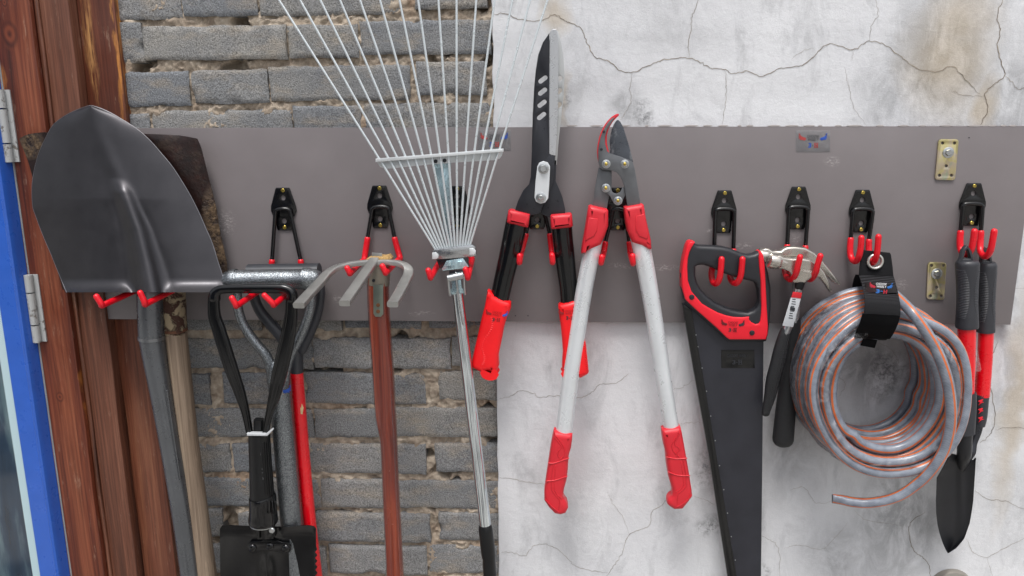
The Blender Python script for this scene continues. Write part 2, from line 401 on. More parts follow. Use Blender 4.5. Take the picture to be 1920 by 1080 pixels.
# brick wall
BY = .030                      # depth of the brick faces behind the board face
def brick_wall():
    xl, xr = P(120, 400, -BY).x, P(990, 400, -BY).x
    t0 = thing('brick_wall', 'rough wall of grey concrete bricks with crumbling brown mortar behind the rake and shovels', 'wall', ((xl+xr)/2, BY+.06, 0))
    rows = [  # photo pixels (x0, x1, y0, y1)
        [(205, 337, -32, 36), (341, 479, -34, 30), (484, 750, -36, 28), (776, 912, -52, 17)],
        [(150, 267, 42, 119), (269, 538, 48, 112), (540, 671, 46, 109), (674, 921, 37, 102)],
        [(160, 354, 134, 199), (359, 502, 130, 194), (504, 769, 123, 189), (780, 912, 115, 179)],
        [(150, 281, 213, 276), (286, 546, 206, 274), (549, 678, 198, 266), (683, 921, 193, 262)],
        [(280, 488, 556, 619), (494, 640, 556, 619), (645, 789, 556, 617), (803, 936, 556, 616)],
        [(290, 586, 636, 692), (589, 845, 634, 691), (848, 936, 632, 686)],
        [(300, 393, 702, 759), (417, 563, 701, 758), (571, 797, 700, 758), (822, 937, 697, 751)],
        [(330, 586, 768, 822), (590, 722, 768, 821), (725, 938, 766, 820)],
        [(330, 430, 833, 887), (437, 575, 834, 888), (580, 798, 834, 889), (816, 937, 833, 886)],
        [(340, 600, 898, 951), (603, 741, 900, 953), (744, 939, 903, 956)],
        [(330, 417, 955, 1008), (447, 589, 962, 1015), (594, 807, 963, 1016), (823, 940, 963, 1014)],
        [(350, 612, 1024, 1076), (616, 800, 1024, 1077), (803, 941, 1025, 1076)],
    ]
    boxes = []
    for r in rows:
        for (x0, x1, y0, y1) in r:
            a, c = P((x0+x1)/2, y0, -BY), P((x0+x1)/2, y1, -BY); l, r_ = P(x0, (y0+y1)/2, -BY), P(x1, (y0+y1)/2, -BY)
            boxes.append((l.x, r_.x, c.z, a.z, (y0 < 300 or y0 > 500)))
    rs = random.Random(3)
    def auto(z0, z1, step):
        z = z0; k = 0
        while z < z1:
            x = xl-rs.random()*.2
            while x < xr:
                wd = .245 if (rs.random() < .6) else .125
                boxes.append((x, min(x+wd, xr), z, z+.053, False)); x += wd+.01+rs.random()*.012
            z += step; k += 1
    ztop = P(500, -52, -BY).z+.012; zbot = P(600, 1076, -BY).z-.014
    auto(ztop, ztop+.35, .068); auto(zbot-.066*13-.053, zbot-.053-.001, .066)
    def nz(v, s): return noise.noise(v*s)
    b = MB()
    for (x0, x1, z0, z1, vis) in boxes:
        x0 = max(x0, xl); x1 = min(x1, P(921, 240, -BY).x+.03)
        if x1-x0 < .02: continue
        st = .0045 if vis else .012
        nx, nzn, ny = max(int((x1-x0)/st), 3), max(int((z1-z0)/st), 3), 5
        off = rs.uniform(-.0035, .003); ta, tb = rs.uniform(-.012, .012), rs.uniform(-.02, .02); sd_ = Vector((rs.random()*9, rs.random()*9, 0))
        dep = .05; grid = {}
        def pt(u, v, y):   # u, v in 0..1 ; y 0 front .. 1 back
            X = x0+(x1-x0)*u; Z = z0+(z1-z0)*v; Y = BY+off+dep*y
            ex = min(u, 1-u)*(x1-x0); ez = min(v, 1-v)*(z1-z0); e = min(ex, ez)
            p = Vector((X, 0, Z))+sd_
            rag = nz(p, 90)*.0014+nz(p, 28)*.0018
            if ex < .0001: X += rag+nz(p, 12)*.002
            if ez < .0001: Z += (rag*1.1+nz(p, 12)*.0018)
            if y == 0:
                rr = .0026+.0022*max(0, nz(p, 33))
                if e < rr: Y += (rr-math.sqrt(max(rr*rr-(rr-e)**2, 0)))*.9
                Y += nz(p, 120)*.0004+nz(p, 45)*.0004+ta*(X-(x0+x1)/2)+tb*(Z-(z0+z1)/2)
                if e < .012 and nz(p, 26) > .38: Y += (nz(p, 26)-.38)*.03*(1-e/.012)
            return Vector((X, Y, Z))
        vs = []; fs = []
        for j in range(nzn+1):
            for i in range(nx+1): vs.append(pt(i/nx, j/nzn, 0))
        for j in range(nzn):
            for i in range(nx):
                a = j*(nx+1)+i; fs.append((a, a+1, a+nx+2, a+nx+1))
        ring = [i for i in range(nx+1)]+[(nx+1)*j+nx for j in range(1, nzn+1)]+[nzn*(nx+1)+i for i in range(nx-1, -1, -1)]+[(nx+1)*j for j in range(nzn-1, 0, -1)]
        prev = ring
        for q in range(1, 4):
            o = len(vs); vs += [vs[i]+Vector((nz(vs[i]+sd_, 70)*.001, dep*q/3-(vs[i].y-BY-off)*(q/3), nz(vs[i]+sd_, 60)*.001)) for i in ring]
            cur = list(range(o, o+len(ring)))
            for k in range(len(ring)):
                l = (k+1) % len(ring); fs.append((prev[k], cur[k], cur[l], prev[l]))
            prev = cur
        b.add(vs, fs)
    t = NT('concrete_brick'); isl = t.n('ShaderNodeNewGeometry').outputs['Random Per Island']
    c1 = t.ramp(isl, [(0, S('#828383')), (.3, S('#8f8e8c')), (.6, S('#7b7e82')), (1, S('#96938d'))])
    big = t.noise(9, 6, .65)
    c = t.mix(t.ramp(big, [(.42, 0.0), (.66, .6)]), c1, S('#6c7076'))
    c = t.mix(t.ramp(t.noise(13, 5, .6, vec=t.map((1, 1, 2.4), (3, 1, 5))), [(.50, 0.0), (.70, .48)]), c, S('#a89a86'))
    c = t.mix(t.ramp(t.noise(34, 6, .75, vec=t.map((1.6, 1, .8), (7, 0, 2))), [(.62, 0.0), (.74, .55)]), c, S('#b0adaa'))
    g = t.noise(420, 3, .7); c = t.mix(.9, c, t.ramp(g, [(.3, (.14, .14, .14, 1)), (.5, (.5, .5, .5, 1)), (.75, (.85, .85, .85, 1))]), 'OVERLAY')
    t.set(Base_Color=c, Roughness=.92, Specular_IOR_Level=.2)
    t.bump(t.math('ADD', t.math('MULTIPLY', g, .9), t.noise(150, 5, .7)), .9, .0022)
    b.obj('brick', t.m, t0, smooth=50)
    # mortar: one crumbling sheet behind the brick faces
    def mortar(z0, z1, st):
        nx = int((xr-xl)/st); nz_ = int((z1-z0)/st); vs = []; fs = []
        for j in range(nz_+1):
            for i in range(nx+1):
                X, Z = xl+(xr-xl)*i/nx, z0+(z1-z0)*j/nz_; p = Vector((X, 0, Z))
                a = nz(p, 17)+.55*nz(p+Vector((3, 0, 1)), 48)
                Y = .0048-.007*a+.0045*(abs(nz(p, 85)))*2-.002*nz(p, 200)
                hole = nz(p+Vector((9, 0, 4)), 11)+.5*nz(p, 38)
                if hole > .42: Y += min((hole-.42)*.16, .028)
                vs.append(Vector((X, BY+max(Y, .0006), Z)))
        for j in range(nz_):
            for i in range(nx):
                a = j*(nx+1)+i; fs.append((a, a+1, a+nx+2, a+nx+1))
        mo.add(vs, fs)
    mo = MB(); zv0, zv1 = P(600, 1090, -BY).z, P(600, -10, -BY).z
    mortar(zv0, P(600, 590, -BY).z, .0027); mortar(P(600, 590, -BY).z, P(600, 250, -BY).z, .03); mortar(P(600, 250, -BY).z, zv1, .0027)
    mortar(0.0, zv0, .012); mortar(zv1, zv1+.5, .012)
    t = NT('crumbly_mortar'); n = t.noise(40, 7, .7)
    c = t.ramp(n, [(.25, S('#7d6f62')), (.48, S('#a89a8a')), (.62, S('#bdb09f')), (.8, S('#d0c5b6'))])
    c = t.mix(t.ramp(t.noise(7, 4), [(.55, 0.0), (.7, .55)]), c, S('#8f6b4c'))
    t.set(Base_Color=c, Roughness=.95, Specular_IOR_Level=.15); t.bump(t.noise(240, 5, .7), .8, .003)
    mo.obj('mortar', t.m, t0, smooth=70)
brick_wall()

# plastered wall
PY = .0165
def plaster_wall():
    x0 = P(929.5, 540, -PY).x; x1 = P(4200, 400, -PY).x
    t0 = thing('plastered_wall', 'cracked whitewashed plaster wall with grey stains behind the shears, saw and hose', 'wall', ((x0+x1)/2, .08, 0))
    b = MB(); zt, zb = P(1000, -420, -PY).z, 0.0
    n = 260; vs = []; fs = []
    for k in range(n+1):                       # slightly ragged left edge
        z = zb+(zt-zb)*k/n; e = x0+noise.noise(Vector((0, 1, z*22)))*.0022+noise.noise(Vector((4, 1, z*110)))*.0009
        vs += [Vector((e, .095, z)), Vector((e-.0005, PY+.0016, z)), Vector((e+.0014, PY, z)), Vector((x1, PY, z))]
    for k in range(n):
        for j in range(3): a = 4*k+j; fs.append((a, a+1, a+5, a+4))
    b.add(vs, fs)
    # cracks: thin dark lines of uneven width
    rs = random.Random(11)
    cracks = [
        ([(925, 28), (945, 25), (975, 36), (1015, 38), (1040, 27), (1060, 40), (1088, 52), (1100, 80), (1115, 106), (1140, 114), (1160, 130), (1185, 136), (1215, 123), (1245, 112), (1290, 109), (1315, 118), (1335, 128), (1360, 131), (1372, 138), (1400, 134), (1430, 142), (1465, 128), (1505, 122), (1535, 96), (1560, 82), (1598, 93), (1630, 78), (1660, 84), (1690, 108), (1720, 128), (1760, 134), (1785, 124), (1810, 148), (1835, 175)], 1.25),
        ([(1310, -6), (1305, 14), (1297, 32), (1296, 56), (1291, 76), (1292, 109)], .95),
        ([(1186, 136), (1181, 165), (1183, 190), (1172, 212), (1163, 225)], .6),
        ([(1360, 132), (1362, 160), (1360, 195), (1354, 236)], .75),
        ([(1640, -5), (1646, 26), (1634, 50), (1631, 78)], .6),
        ([(1583, 125), (1590, 155), (1600, 198), (1625, 236)], .5),
        ([(1484, 112), (1500, 98), (1526, 90)], .5), ([(1600, 94), (1596, 115)], .5),
        ([(1883, -6), (1870, 28), (1875, 58), (1870, 85), (1878, 120), (1884, 142), (1862, 160), (1848, 175), (1852, 205), (1836, 238)], 1.5),
        ([(1884, 142), (1898, 155), (1908, 166), (1945, 163)], .9), ([(1787, 171), (1805, 178), (1845, 181)], .8),
        ([(936, 748), (960, 742), (975, 733), (1000, 737), (1010, 745), (1040, 742), (1085, 746), (1110, 735), (1125, 721), (1155, 718), (1180, 700)], .7),
        ([(1262, 730), (1280, 726), (1300, 712)], .5), ([(1275, 795), (1290, 793), (1315, 792)], .5),
        ([(936, 895), (960, 898), (990, 904), (1022, 908)], .6),
        ([(1262, 918), (1250, 935), (1240, 948), (1222, 960), (1217, 985), (1180, 1003), (1165, 1040), (1150, 1062), (1135, 1084)], .7),
        ([(1140, 926), (1150, 945), (1168, 970), (1180, 1003)], .45), ([(1300, 930), (1325, 938), (1342, 948)], .5),
        ([(940, 1035), (965, 1037), (985, 1042), (1000, 1024), (1020, 1020), (1045, 1030), (1065, 1048), (1080, 1062), (1110, 1070), (1140, 1074)], .6),
        ([(1424, 1004), (1440, 1010), (1460, 1030), (1462, 1084)], .55), ([(1470, 1028), (1500, 1022), (1540, 1030), (1562, 1012), (1590, 980)], .4),
        ([(1480, 920), (1505, 913), (1520, 930), (1530, 943), (1560, 940)], .45), ([(1600, 955), (1625, 975), (1690, 985)], .45),
        ([(1872, 640), (1860, 670), (1858, 720), (1866, 780), (1858, 812), (1838, 830)], 1.0), ([(1866, 806), (1900, 800), (1930, 806)], .7),
        ([(1736, 960), (1712, 975), (1704, 995), (1712, 1030), (1730, 1045), (1742, 1060), (1744, 1084)], 1.1),
        ([(1830, 920), (1850, 935), (1885, 940), (1930, 960)], .7), ([(1812, 1010), (1825, 1035), (1850, 1045), (1880, 1030), (1930, 1004)], .6), ([(1850, 1044), (1862, 1084)], .5),
        ([(1565, 640), (1578, 665), (1570, 700), (1585, 720), (1572, 745)], .45), ([(1640, 640), (1670, 655), (1685, 680), (1668, 690), (1664, 720)], .45),
        ([(1885, 540), (1930, 541)], .5), ([(1430, 1005), (1425, 1020)], .4),
    ]
    for pts, wpx in cracks:
        q = catmull(pts, 9); N = len(q); sd_ = rs.random()*50; vv = []; ff = []
        for i, a in enumerate(q):
            jx = noise.noise(Vector((sd_, i*.55, 0)))*2.6+noise.noise(Vector((sd_, i*1.9, 5)))*.9; jy = noise.noise(Vector((sd_+9, i*.55, 0)))*2.6
            a2 = q[min(i+1, N-1)]; a1 = q[max(i-1, 0)]; dx, dy = a2[0]-a1[0], a2[1]-a1[1]; l = math.hypot(dx, dy) or 1
            ww = wpx*.44*(.5+.9*abs(noise.noise(Vector((sd_, i*.37, 9))))+.35)*(min(1, .35+min(i, N-1-i)/10))
            for sg in (-1, 1):
                p = P(a[0]+jx-dy/l*ww*sg, a[1]+jy+dx/l*ww*sg, -PY+.0007); vv.append(p)
        for i in range(N-1): ff.append((2*i, 2*i+1, 2*i+3, 2*i+2))
        b.add(vv, ff, 1)
    t = NT('whitewashed_plaster')
    c = t.ramp(t.noise(3.5, 6, .6), [(.3, S('#d1d2d5')), (.7, S('#e1e2e4'))])
    bx = t0['_b']
    def at(px, py): q = P(px, py, -PY); return (q.x-bx[0], q.y-bx[1], q.z-bx[2])
    st = None
    for (px, py, rx, ry, am) in ((1760, 120, .12, .22, .85), (1650, 190, .07, .12, .6), (1640, 690, .10, .10, .9), (1690, 960, .12, .20, .8), (1330, 900, .06, .22, .45), (1890, 700, .06, .22, .5),
                                 (1880, 230, .10, .2, .6), (1180, 200, .05, .06, .6), (1270, 60, .10, .10, .3), (1900, 950, .09, .14, .4), (1480, 800, .10, .25, .5), (1100, 930, .14, .14, .2), (950, 740, .04, .05, .25), (1600, 1040, .16, .1, .5)):
        k = t.math('MULTIPLY', t.blob(at(px, py), (rx, .5, ry), .06, .75), am); st = k if st is None else t.math('MAXIMUM', st, k)
    f = t.math('MULTIPLY', st, t.ramp(t.noise(17, 8, .75, vec=t.map((1.1, 1, .6)), dist=.6), [(.33, 0.0), (.56, 1.0)]))
    f = t.math('MAXIMUM', f, t.ramp(t.noise(13, 8, .72, vec=t.map((1.2, 1, .5), (5, 0, 3)), dist=.8), [(.50, 0.0), (.74, .5)]))
    c = t.mix(f, c, S('#8f9092'))
    warm = None
    for (px, py, rx, ry) in ((1780, 110, .10, .14), (1848, 200, .03, .07), (1040, 30, .03, .05), (1058, 190, .012, .06), (1900, 760, .03, .3), (1800, 40, .08, .1)):
        k = t.blob(at(px, py), (rx, .5, ry), .03, .8); warm = k if warm is None else t.math('MAXIMUM', warm, k)
    c = t.mix(t.math('MULTIPLY', warm, .55), c, S('#b9a88c'))
    c = t.mix(t.ramp(t.noise(55, 8, .8, vec=t.map((1, 1, .7), (1, 0, 8))), [(.66, 0.0), (.74, .5)]), c, S('#77787a'))
    smg = None
    for (px, py, rx, ry) in ((1068, 185, .010, .022), (1330, 985, .03, .03), (1325, 880, .03, .05), (1440, 1070, .012, .02), (1205, 215, .03, .03), (1660, 700, .05, .06)):
        k = t.blob(at(px, py), (rx, .5, ry), .03, .9); smg = k if smg is None else t.math('MAXIMUM', smg, k)
    c = t.mix(t.math('MULTIPLY', smg, t.ramp(t.noise(70, 6, .8), [(.45, 0.0), (.6, .8)])), c, S('#4b4c4f'))
    fine = t.noise(600, 4, .75); c = t.mix(.35, c, t.ramp(fine, [(.3, (.3, .3, .3, 1)), (.6, (.55, .55, .55, 1))]), 'OVERLAY')
    t.set(Base_Color=c, Roughness=.8, Specular_IOR_Level=.25)
    h = t.math('ADD', t.math('MULTIPLY', t.noise(9, 5), 2.2), t.math('ADD', t.math('MULTIPLY', t.noise(60, 6, .7), .9), t.math('MULTIPLY', fine, .35)))
    t.bump(h, .45, .003)
    k = NT('crack_dirt'); k.set(Base_Color=k.ramp(k.noise(50, 4), [(.3, S('#675e54')), (.6, S('#918678')), (.75, S('#a3937c'))]), Roughness=1.0)
    b.obj('plaster', [t.m, k.m], t0, smooth=60)
plaster_wall()

# timber posts
def timber():
    def span(x0, y0, x1, y1, d): return P(x0, y0, d).x, P(x1, y1, d).x
    def plank(name, xa, xb, yf, yb, zt, zb, mat, label, seed, rnd=.002):
        c = ((xa+xb)/2, yb, zb); b = MB(); n = 90; vs = []; fs = []
        for k in range(n+1):
            z = zb+(zt-zb)*k/n; j1 = noise.noise(Vector((seed, 0, z*7)))*.0018; j2 = noise.noise(Vector((seed+5, 0, z*7)))*.0018; jf = noise.noise(Vector((seed+8, 0, z*5)))*.0012
            a, e = xa+j1, xb+j2
            vs += [Vector((a, yb, z)), Vector((a, yf+rnd+jf, z)), Vector((a+rnd*.3, yf+rnd*.3+jf, z)), Vector((a+rnd, yf+jf, z)), Vector((e-rnd, yf+jf, z)), Vector((e-rnd*.3, yf+rnd*.3+jf, z)), Vector((e, yf+rnd+jf, z)), Vector((e, yb, z))]
        for k in range(n):
            for j in range(7): a = 8*k+j; fs.append((a, a+1, a+9, a+8))
        b.add(vs, fs); o = b.obj(name, mat, None, base=c, smooth=50); tag(o, label, 'timber plank', 'stained timber planks beside the blue door'); return o
    zt, zb = 2.45, 0.0
    ST = [(.30, S('#3a170f')), (.42, S('#5e291a')), (.52, S('#753a25')), (.62, S('#8b4e35')), (.76, S('#a8714f'))]
    SB = [(.30, S('#3f2218')), (.42, S('#5e3727')), (.52, S('#714533')), (.62, S('#845743')), (.76, S('#a0745a'))]
    SC = [(.26, S('#4a2418')), (.42, S('#5d2f1f')), (.52, S('#6d3c29')), (.62, S('#7c4a35')), (.76, S('#946347'))]
    xA, xB = P(-120, 245, .020).x, P(86, 245, .020).x
    q = lambda px, py, d: (P(px, py, d).x-(xA+xB)/2, 0, P(px, py, d).z)
    k1, k2, k3 = q(18, 65, .02), q(112, 745, .02), q(8, 5, .02); s1, s2 = q(158, 760, .02), q(5, 150, .02)
    plank('timber_plank', xA, xB, -.020, .05, zt, zb, wood('stained_pine', ST, 0, .42, 1, knots=((k1[0], 0, k1[2], .018, .030), (k2[0], 0, k2[2], .010, .014), (k3[0], 0, k3[2], .006, .01)),
          streak=((s1[0], 0, s1[2], .004, .10, '#c98238'), (s2[0], 0, s2[2], .01, .03, '#b5743a')), bump=.35), 'red-brown stained plank with dark knots nearest the blue door frame', 1.0)
    xB2 = P(101, 245, .010).x
    plank('timber_plank', xB+.0006, xB2, -.010, .05, zt, zb, wood('stained_batten', SB, 5, .5, 1.6), 'thin pale brown timber strip between the knotty plank and the wide planks', 2.0, .003)
    xC = P(193, 555, .008).x
    c0 = (xB2+xC)/2; z_ = lambda px, py: (P(px, py, 0).x-c0, 0, P(px, py, 0).z)
    a = z_(158, 60); b_ = z_(175, 165)
    plank('timber_plank', xB2+.0008, xC, -.0065, .05, zt, zb, wood('weathered_pine', SB, 9, .55, .8, bump=.6), 'wide pale worn plank whose lower half shows scratches, left of the grey board end', 3.0)
    xD = P(236, 220, -.016).x
    c0 = (xC+xD)/2; e = P(232, 130, -.016); e2 = P(214, 20, -.016); e3 = P(163, 60, -.016); e4 = P(176, 140, -.016)
    plank('timber_plank', xC+.0008, xD, .017, .06, zt, zb, wood('dark_pine', SC, 14, .45, .9, streak=((e3.x-c0, 0, e3.z, .012, .10, '#bd8d57'), (e4.x-c0, 0, e4.z, .010, .07, '#b98a56'), (xD-.004-c0, 0, e.z, .006, .17, '#cf8a3f'), (xD-.004-c0, 0, e2.z, .006, .1, '#c78a45'))), 'dark reddish plank with a yellow worn right edge, right beside the brick wall', 4.0)
timber()

# blue glazed door with its hinges
def door():
    d0 = .045; xr = P(97, 840, .02).x; xm = P(76, 840, d0).x; xl = P(37, 840, d0).x; xg = P(27, 840, .035).x; xg0 = P(-700, 840, .03).x
    zt, zb = 2.25, .02
    t0 = thing('glazed_door', 'blue painted door frame with a dark glass pane at the left edge', 'door', ((xr+xl)/2, 0, 0))
    M['blue'] = paint('blue_paint', '#2d5cb8', .32, 0, .06, .06, coat=.2, scuff='#c9d2e4', scs=60, scr=(.77, .79))
    b = MB(); y0 = -d0
    prof = [(xr+.0015, .005), (xr+.0015, -.019), (xr, -.022), (xm+.004, -.037), (xm, y0), (xm-.004, y0-.002), (xm-.007, y0), (xl+.003, y0), (xl, y0+.003), (xl, .005)]
    vs = []; n = len(prof)
    for z in (zb, zt): vs += [Vector((x, y, z)) for x, y in prof]
    fs = [(k, (k+1) % n, n+(k+1) % n, n+k) for k in range(n)]+[tuple(range(n))[::-1], tuple(range(n, 2*n))]
    b.add(vs, fs); b.box(((xl+xg0)/2, -.02, zt-.03), (xl-xg0, .05, .06)); b.box(((xl+xg0)/2, -.02, zb+.05), (xl-xg0, .05, .1))
    b.obj('door_frame', M['blue'], t0, smooth=25)
    b = MB().box((xr+.004, -.008, 1.13), (.003, .026, 2.2)); b.obj('weather_strip', paint('grey_sealant', '#8f9292', .7), t0)
    t = NT('bead_gasket'); wv = t.n('ShaderNodeTexWave', bands_direction='DIAGONAL'); t.put(wv.inputs['Vector'], t.tc); wv.inputs['Scale'].default_value = 120
    t.set(Base_Color=t.ramp(wv.outputs['Fac'], [(.2, S('#9fb9c0')), (.8, S('#c3d8dc'))]), Roughness=.5)
    MB().box(((xl+xg)/2-.001, -.030, 1.1), (xl-xg-.001, .014, 2.1)).obj('glazing_bead', t.m, t0)
    t = NT('dark_glass'); t.set(Base_Color=t.ramp(t.noise(5, 5, vec=t.map((3, 1, .5))), [(.3, S('#0d1722')), (.5, S('#26384a')), (.68, S('#71888c'))]), Roughness=.06, Specular_IOR_Level=.8, Metallic=.0)  # pale teal streaks in the colour stand in for reflections and an inside curtain
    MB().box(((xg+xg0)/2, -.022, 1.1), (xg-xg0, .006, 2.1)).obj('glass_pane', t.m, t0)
    MB().box(((xg+xg0)/2-.02, .010, 1.1), (xg-xg0-.05, .006, 2.15)).obj('inner_panel', paint('dark_inner', '#1c2733', .6), t0)
    t = NT('flaking_hinge'); k = t.ramp(t.noise(75, 6, .7, dist=.5), [(.36, 0.0), (.42, 1.0)])
    t.set(Base_Color=t.mix(k, S('#75706a'), S('#aaacac')), Roughness=.55, Metallic=.1); t.bump(k, .7, .001)
    for (x0, y0_, x1, y1, d) in ((2, 168, 30, 304, .030), (56, 516, 82, 642, .030)):
        h = MB(); pts = [P((x0+x1)/2-9+(y-y0_)*.13-(y1-y0_)*.065, y, d) for y in (y0_, y1)]
        za, zc = pts[0].z, pts[1].z; xx = (pts[0].x+pts[1].x)/2
        for k, (f0, f1) in enumerate(((0, .25), (.27, .73), (.75, 1))):
            q = 12; h.tube([Vector((xx, -d+.002, za+(zc-za)*(f0+(f1-f0)*i/q))) for i in range(q+1)], .0075, seg=14, cap='flat')
        h.box((xx+.007, -.0215, (za+zc)/2), (.016, .003, abs(za-zc)))
        o = h.obj('hinge', t.m, t0, smooth=40)
door()

# hot-water pipe cover low on the plaster
def cover():
    c = P(1781, 1103, -PY); rr = 42*mpp(1781, 1103, -PY); b = MB(); prof = [(1.0, 0), (1.0, .004), (.93, .010), (.8, .012), (.74, .008), (.6, .008), (.5, .014), (.2, .018), (0.001, .018)]
    vs = []; fs = []; n = 40
    for (r_, y) in prof:
        for k in range(n): a = 2*math.pi*k/n; vs.append(c+Vector((rr*r_*math.cos(a), -y-.0003, rr*r_*math.sin(a))))
    for i in range(len(prof)-1):
        for k in range(n): l = (k+1) % n; fs.append((i*n+k, i*n+l, (i+1)*n+l, (i+1)*n+k))
    b.add(vs, fs); o = b.obj('vent_cover', paint('cover_metal', '#a5a097', .35, .8, .1), None, base=c, smooth=40)
    tag(o, 'round metal cover on the plaster at the bottom edge below the trowel blade', 'vent cover')
cover()

# ================================================================== BOARD with stickers
def hand(b, px, py, k, flip, d, mi):
    pts = [(0, 0), (5, -1.5), (9, -4.5), (11.5, -7.5), (8.5, -6.6), (11.6, -4.6), (8.6, -4.4), (11.8, -2), (9, -2.2), (11.5, .8), (8.5, .8), (9.5, 3.2), (6, 3), (2, 4.5), (-1, 2.5)]
    b.flat([(px+flip*x*k, py+y*k) for x, y in (pts if flip > 0 else pts[::-1])], d, .0003, .0001, mi=mi)
def glyph3H(b, px, py, hh, d, ang=0):
    ca, sa = math.cos(R(ang)), math.sin(R(ang))
    def q(pts, mi):
        b.flat([(px+(x*ca+y*sa)*hh, py+(-x*sa+y*ca)*hh) for x, y in pts], d, .0003, .0001, mi=mi)
    b.text('3', px-.78*hh, py, d, hh, .62*hh, ang, bold=.035, mi=2)
    q([(-.28, -.03), (-.02, -.03), (-.02, .12), (-.28, .12)], 1)
    for sx in (.28, .78): q([(sx-.1, -.5), (sx+.1, -.5), (sx+.1, .5), (sx-.1, .5)], 3)
    q([(.38, -.07), (.68, -.07), (.68, .09), (.38, .09)], 3)
    for sx in (.28, .78):
        for (ya, yb) in ((-.5, -.38), (.38, .5)):
            q([(sx-.2, ya), (sx-.1, ya), (sx-.1, yb), (sx-.2, yb)], 3); q([(sx+.1, ya), (sx+.2, ya), (sx+.2, yb), (sx+.1, yb)], 3)
def sticker(parent, px, py, k, d, ang=0, film=True, colours=None, base_label=None, size=(64, 40)):
    """clear label: CHOOSE WISELY between two hands above 3-H"""
    w_, h_ = size[0]*k/2, size[1]*k/2; ca, sa = math.cos(R(ang)), math.sin(R(ang))
    def rot(x, y): return (px+x*ca+y*sa, py-x*sa+y*ca)
    cols = colours or [M['ink'], M['ink'], M['ink_blue'], M['ink_red'], M['ink_red'], M['ink_blue']]
    st = None
    if film:
        st = MB().flat([rot(-w_, -h_), rot(w_, -h_), rot(w_, h_), rot(-w_, h_)], d+.0006, .0004, .0001).obj('sticker', M['clear'], parent)
    b = MB(); dd = d+.0010
    x, y = rot(0, -9*k); b.text('CHOOSE', x, y, dd, 5.2*k, 22*k, ang, bold=.0, mi=0)
    x, y = rot(0, -3*k); b.text('WISELY', x, y, dd, 5.2*k, 20*k, ang, bold=.0, mi=0)
    x, y = rot(-14*k, -6*k); hand(b, x, y, k*1.15, -1, dd, 4); x, y = rot(14*k, -6*k); hand(b, x, y, k*1.15, 1, dd, 5)
    x, y = rot(1*k, 8*k); glyph3H(b, x, y, 9*k, dd, ang)
    b.obj('lettering', cols, st if st else parent)
def board():
    t = NT('grey_laminate'); n = t.noise(5, 6, .6)
    c = t.ramp(n, [(.3, S('#706a6b')), (.7, S('#7b7576'))])
    c = t.mix(t.ramp(t.noise(38, 8, .8, vec=t.map((1.8, 1, .8))), [(.68, 0.0), (.8, .55)]), c, S('#b4b0ae'))
    c = t.mix(t.ramp(t.noise(90, 8, .75, vec=t.map((.35, 1, 3), rot=(0, .25, 0))), [(.71, 0.0), (.76, .45)]), c, S('#55504f'))
    bz = P(960, 605, 0).z; sc = None
    for (px, py, rx, rz) in ((1335, 436, .020, .006), (1392, 462, .022, .008), (1495, 447, .012, .012), (1690, 534, .014, .014), (1160, 500, .03, .008), (1070, 490, .02, .004), (420, 420, .03, .03), (640, 560, .03, .01), (1250, 500, .05, .006), (790, 590, .03, .006), (1560, 300, .02, .01)):
        q = P(px, py, 0); k = t.blob((q.x, 0, q.z-bz), (rx, .5, rz), .012, .8); sc = k if sc is None else t.math('MAXIMUM', sc, k)
    c = t.mix(t.math('MULTIPLY', sc, t.ramp(t.noise(220, 6, .8, vec=t.map((.6, 1, 1.4))), [(.50, 0.0), (.60, .75)])), c, S('#bdb9b6'))
    c = t.mix(t.ramp(t.noise(2.2, 5, .6, vec=t.map((.6, 1, 2))), [(.45, 0.0), (.75, .35)]), c, S('#6a6363'))
    t.set(Base_Color=c, Roughness=t.ramp(t.noise(12, 6, .7), [(.3, .30), (.7, .48)]), Specular_IOR_Level=.5); t.bump(t.noise(500, 3), .05, .0004)
    tl = P(156, 240.5, 0); pts = [(157, 240.5), (1946, 236), (1895, 609), (203, 598.5)]
    t0 = thing('tool_board', 'long grey laminate board screwed across the brick and plaster walls carrying all the tool hooks', 'board', (0, 0, P(960, 605, 0).z))
    b = MB(); b.flat(pts, 0.0, .016, .0008)
    # chipped pale top edge
    e = b; rs = random.Random(5); x = 1060
    while x < 1895:
        l = rs.uniform(8, 34); e.flat([(x, 235.8), (x+l*.4, 234.2), (x+l*.8, 234.6), (x+l, 236.2), (x+l*.6, 238), (x+l*.2, 237.6)], .0004, .003, .0003, mi=1); x += l+rs.uniform(2, 26)
    b.obj('panel', [t.m, paint('chip', '#a09a98', .8)], t0)
    sticker(t0, 1524.5, 264.5, 1.0, 0.0); sticker(t0, 926.5, 263, .97, 0.0)
    for (x, y) in ((966.5, 592), (990, 592), (1817, 258)): MB().bolt(x, y, 0, 1.2, th=.0006).obj('pin_hole', M['ink'], t0)
board()

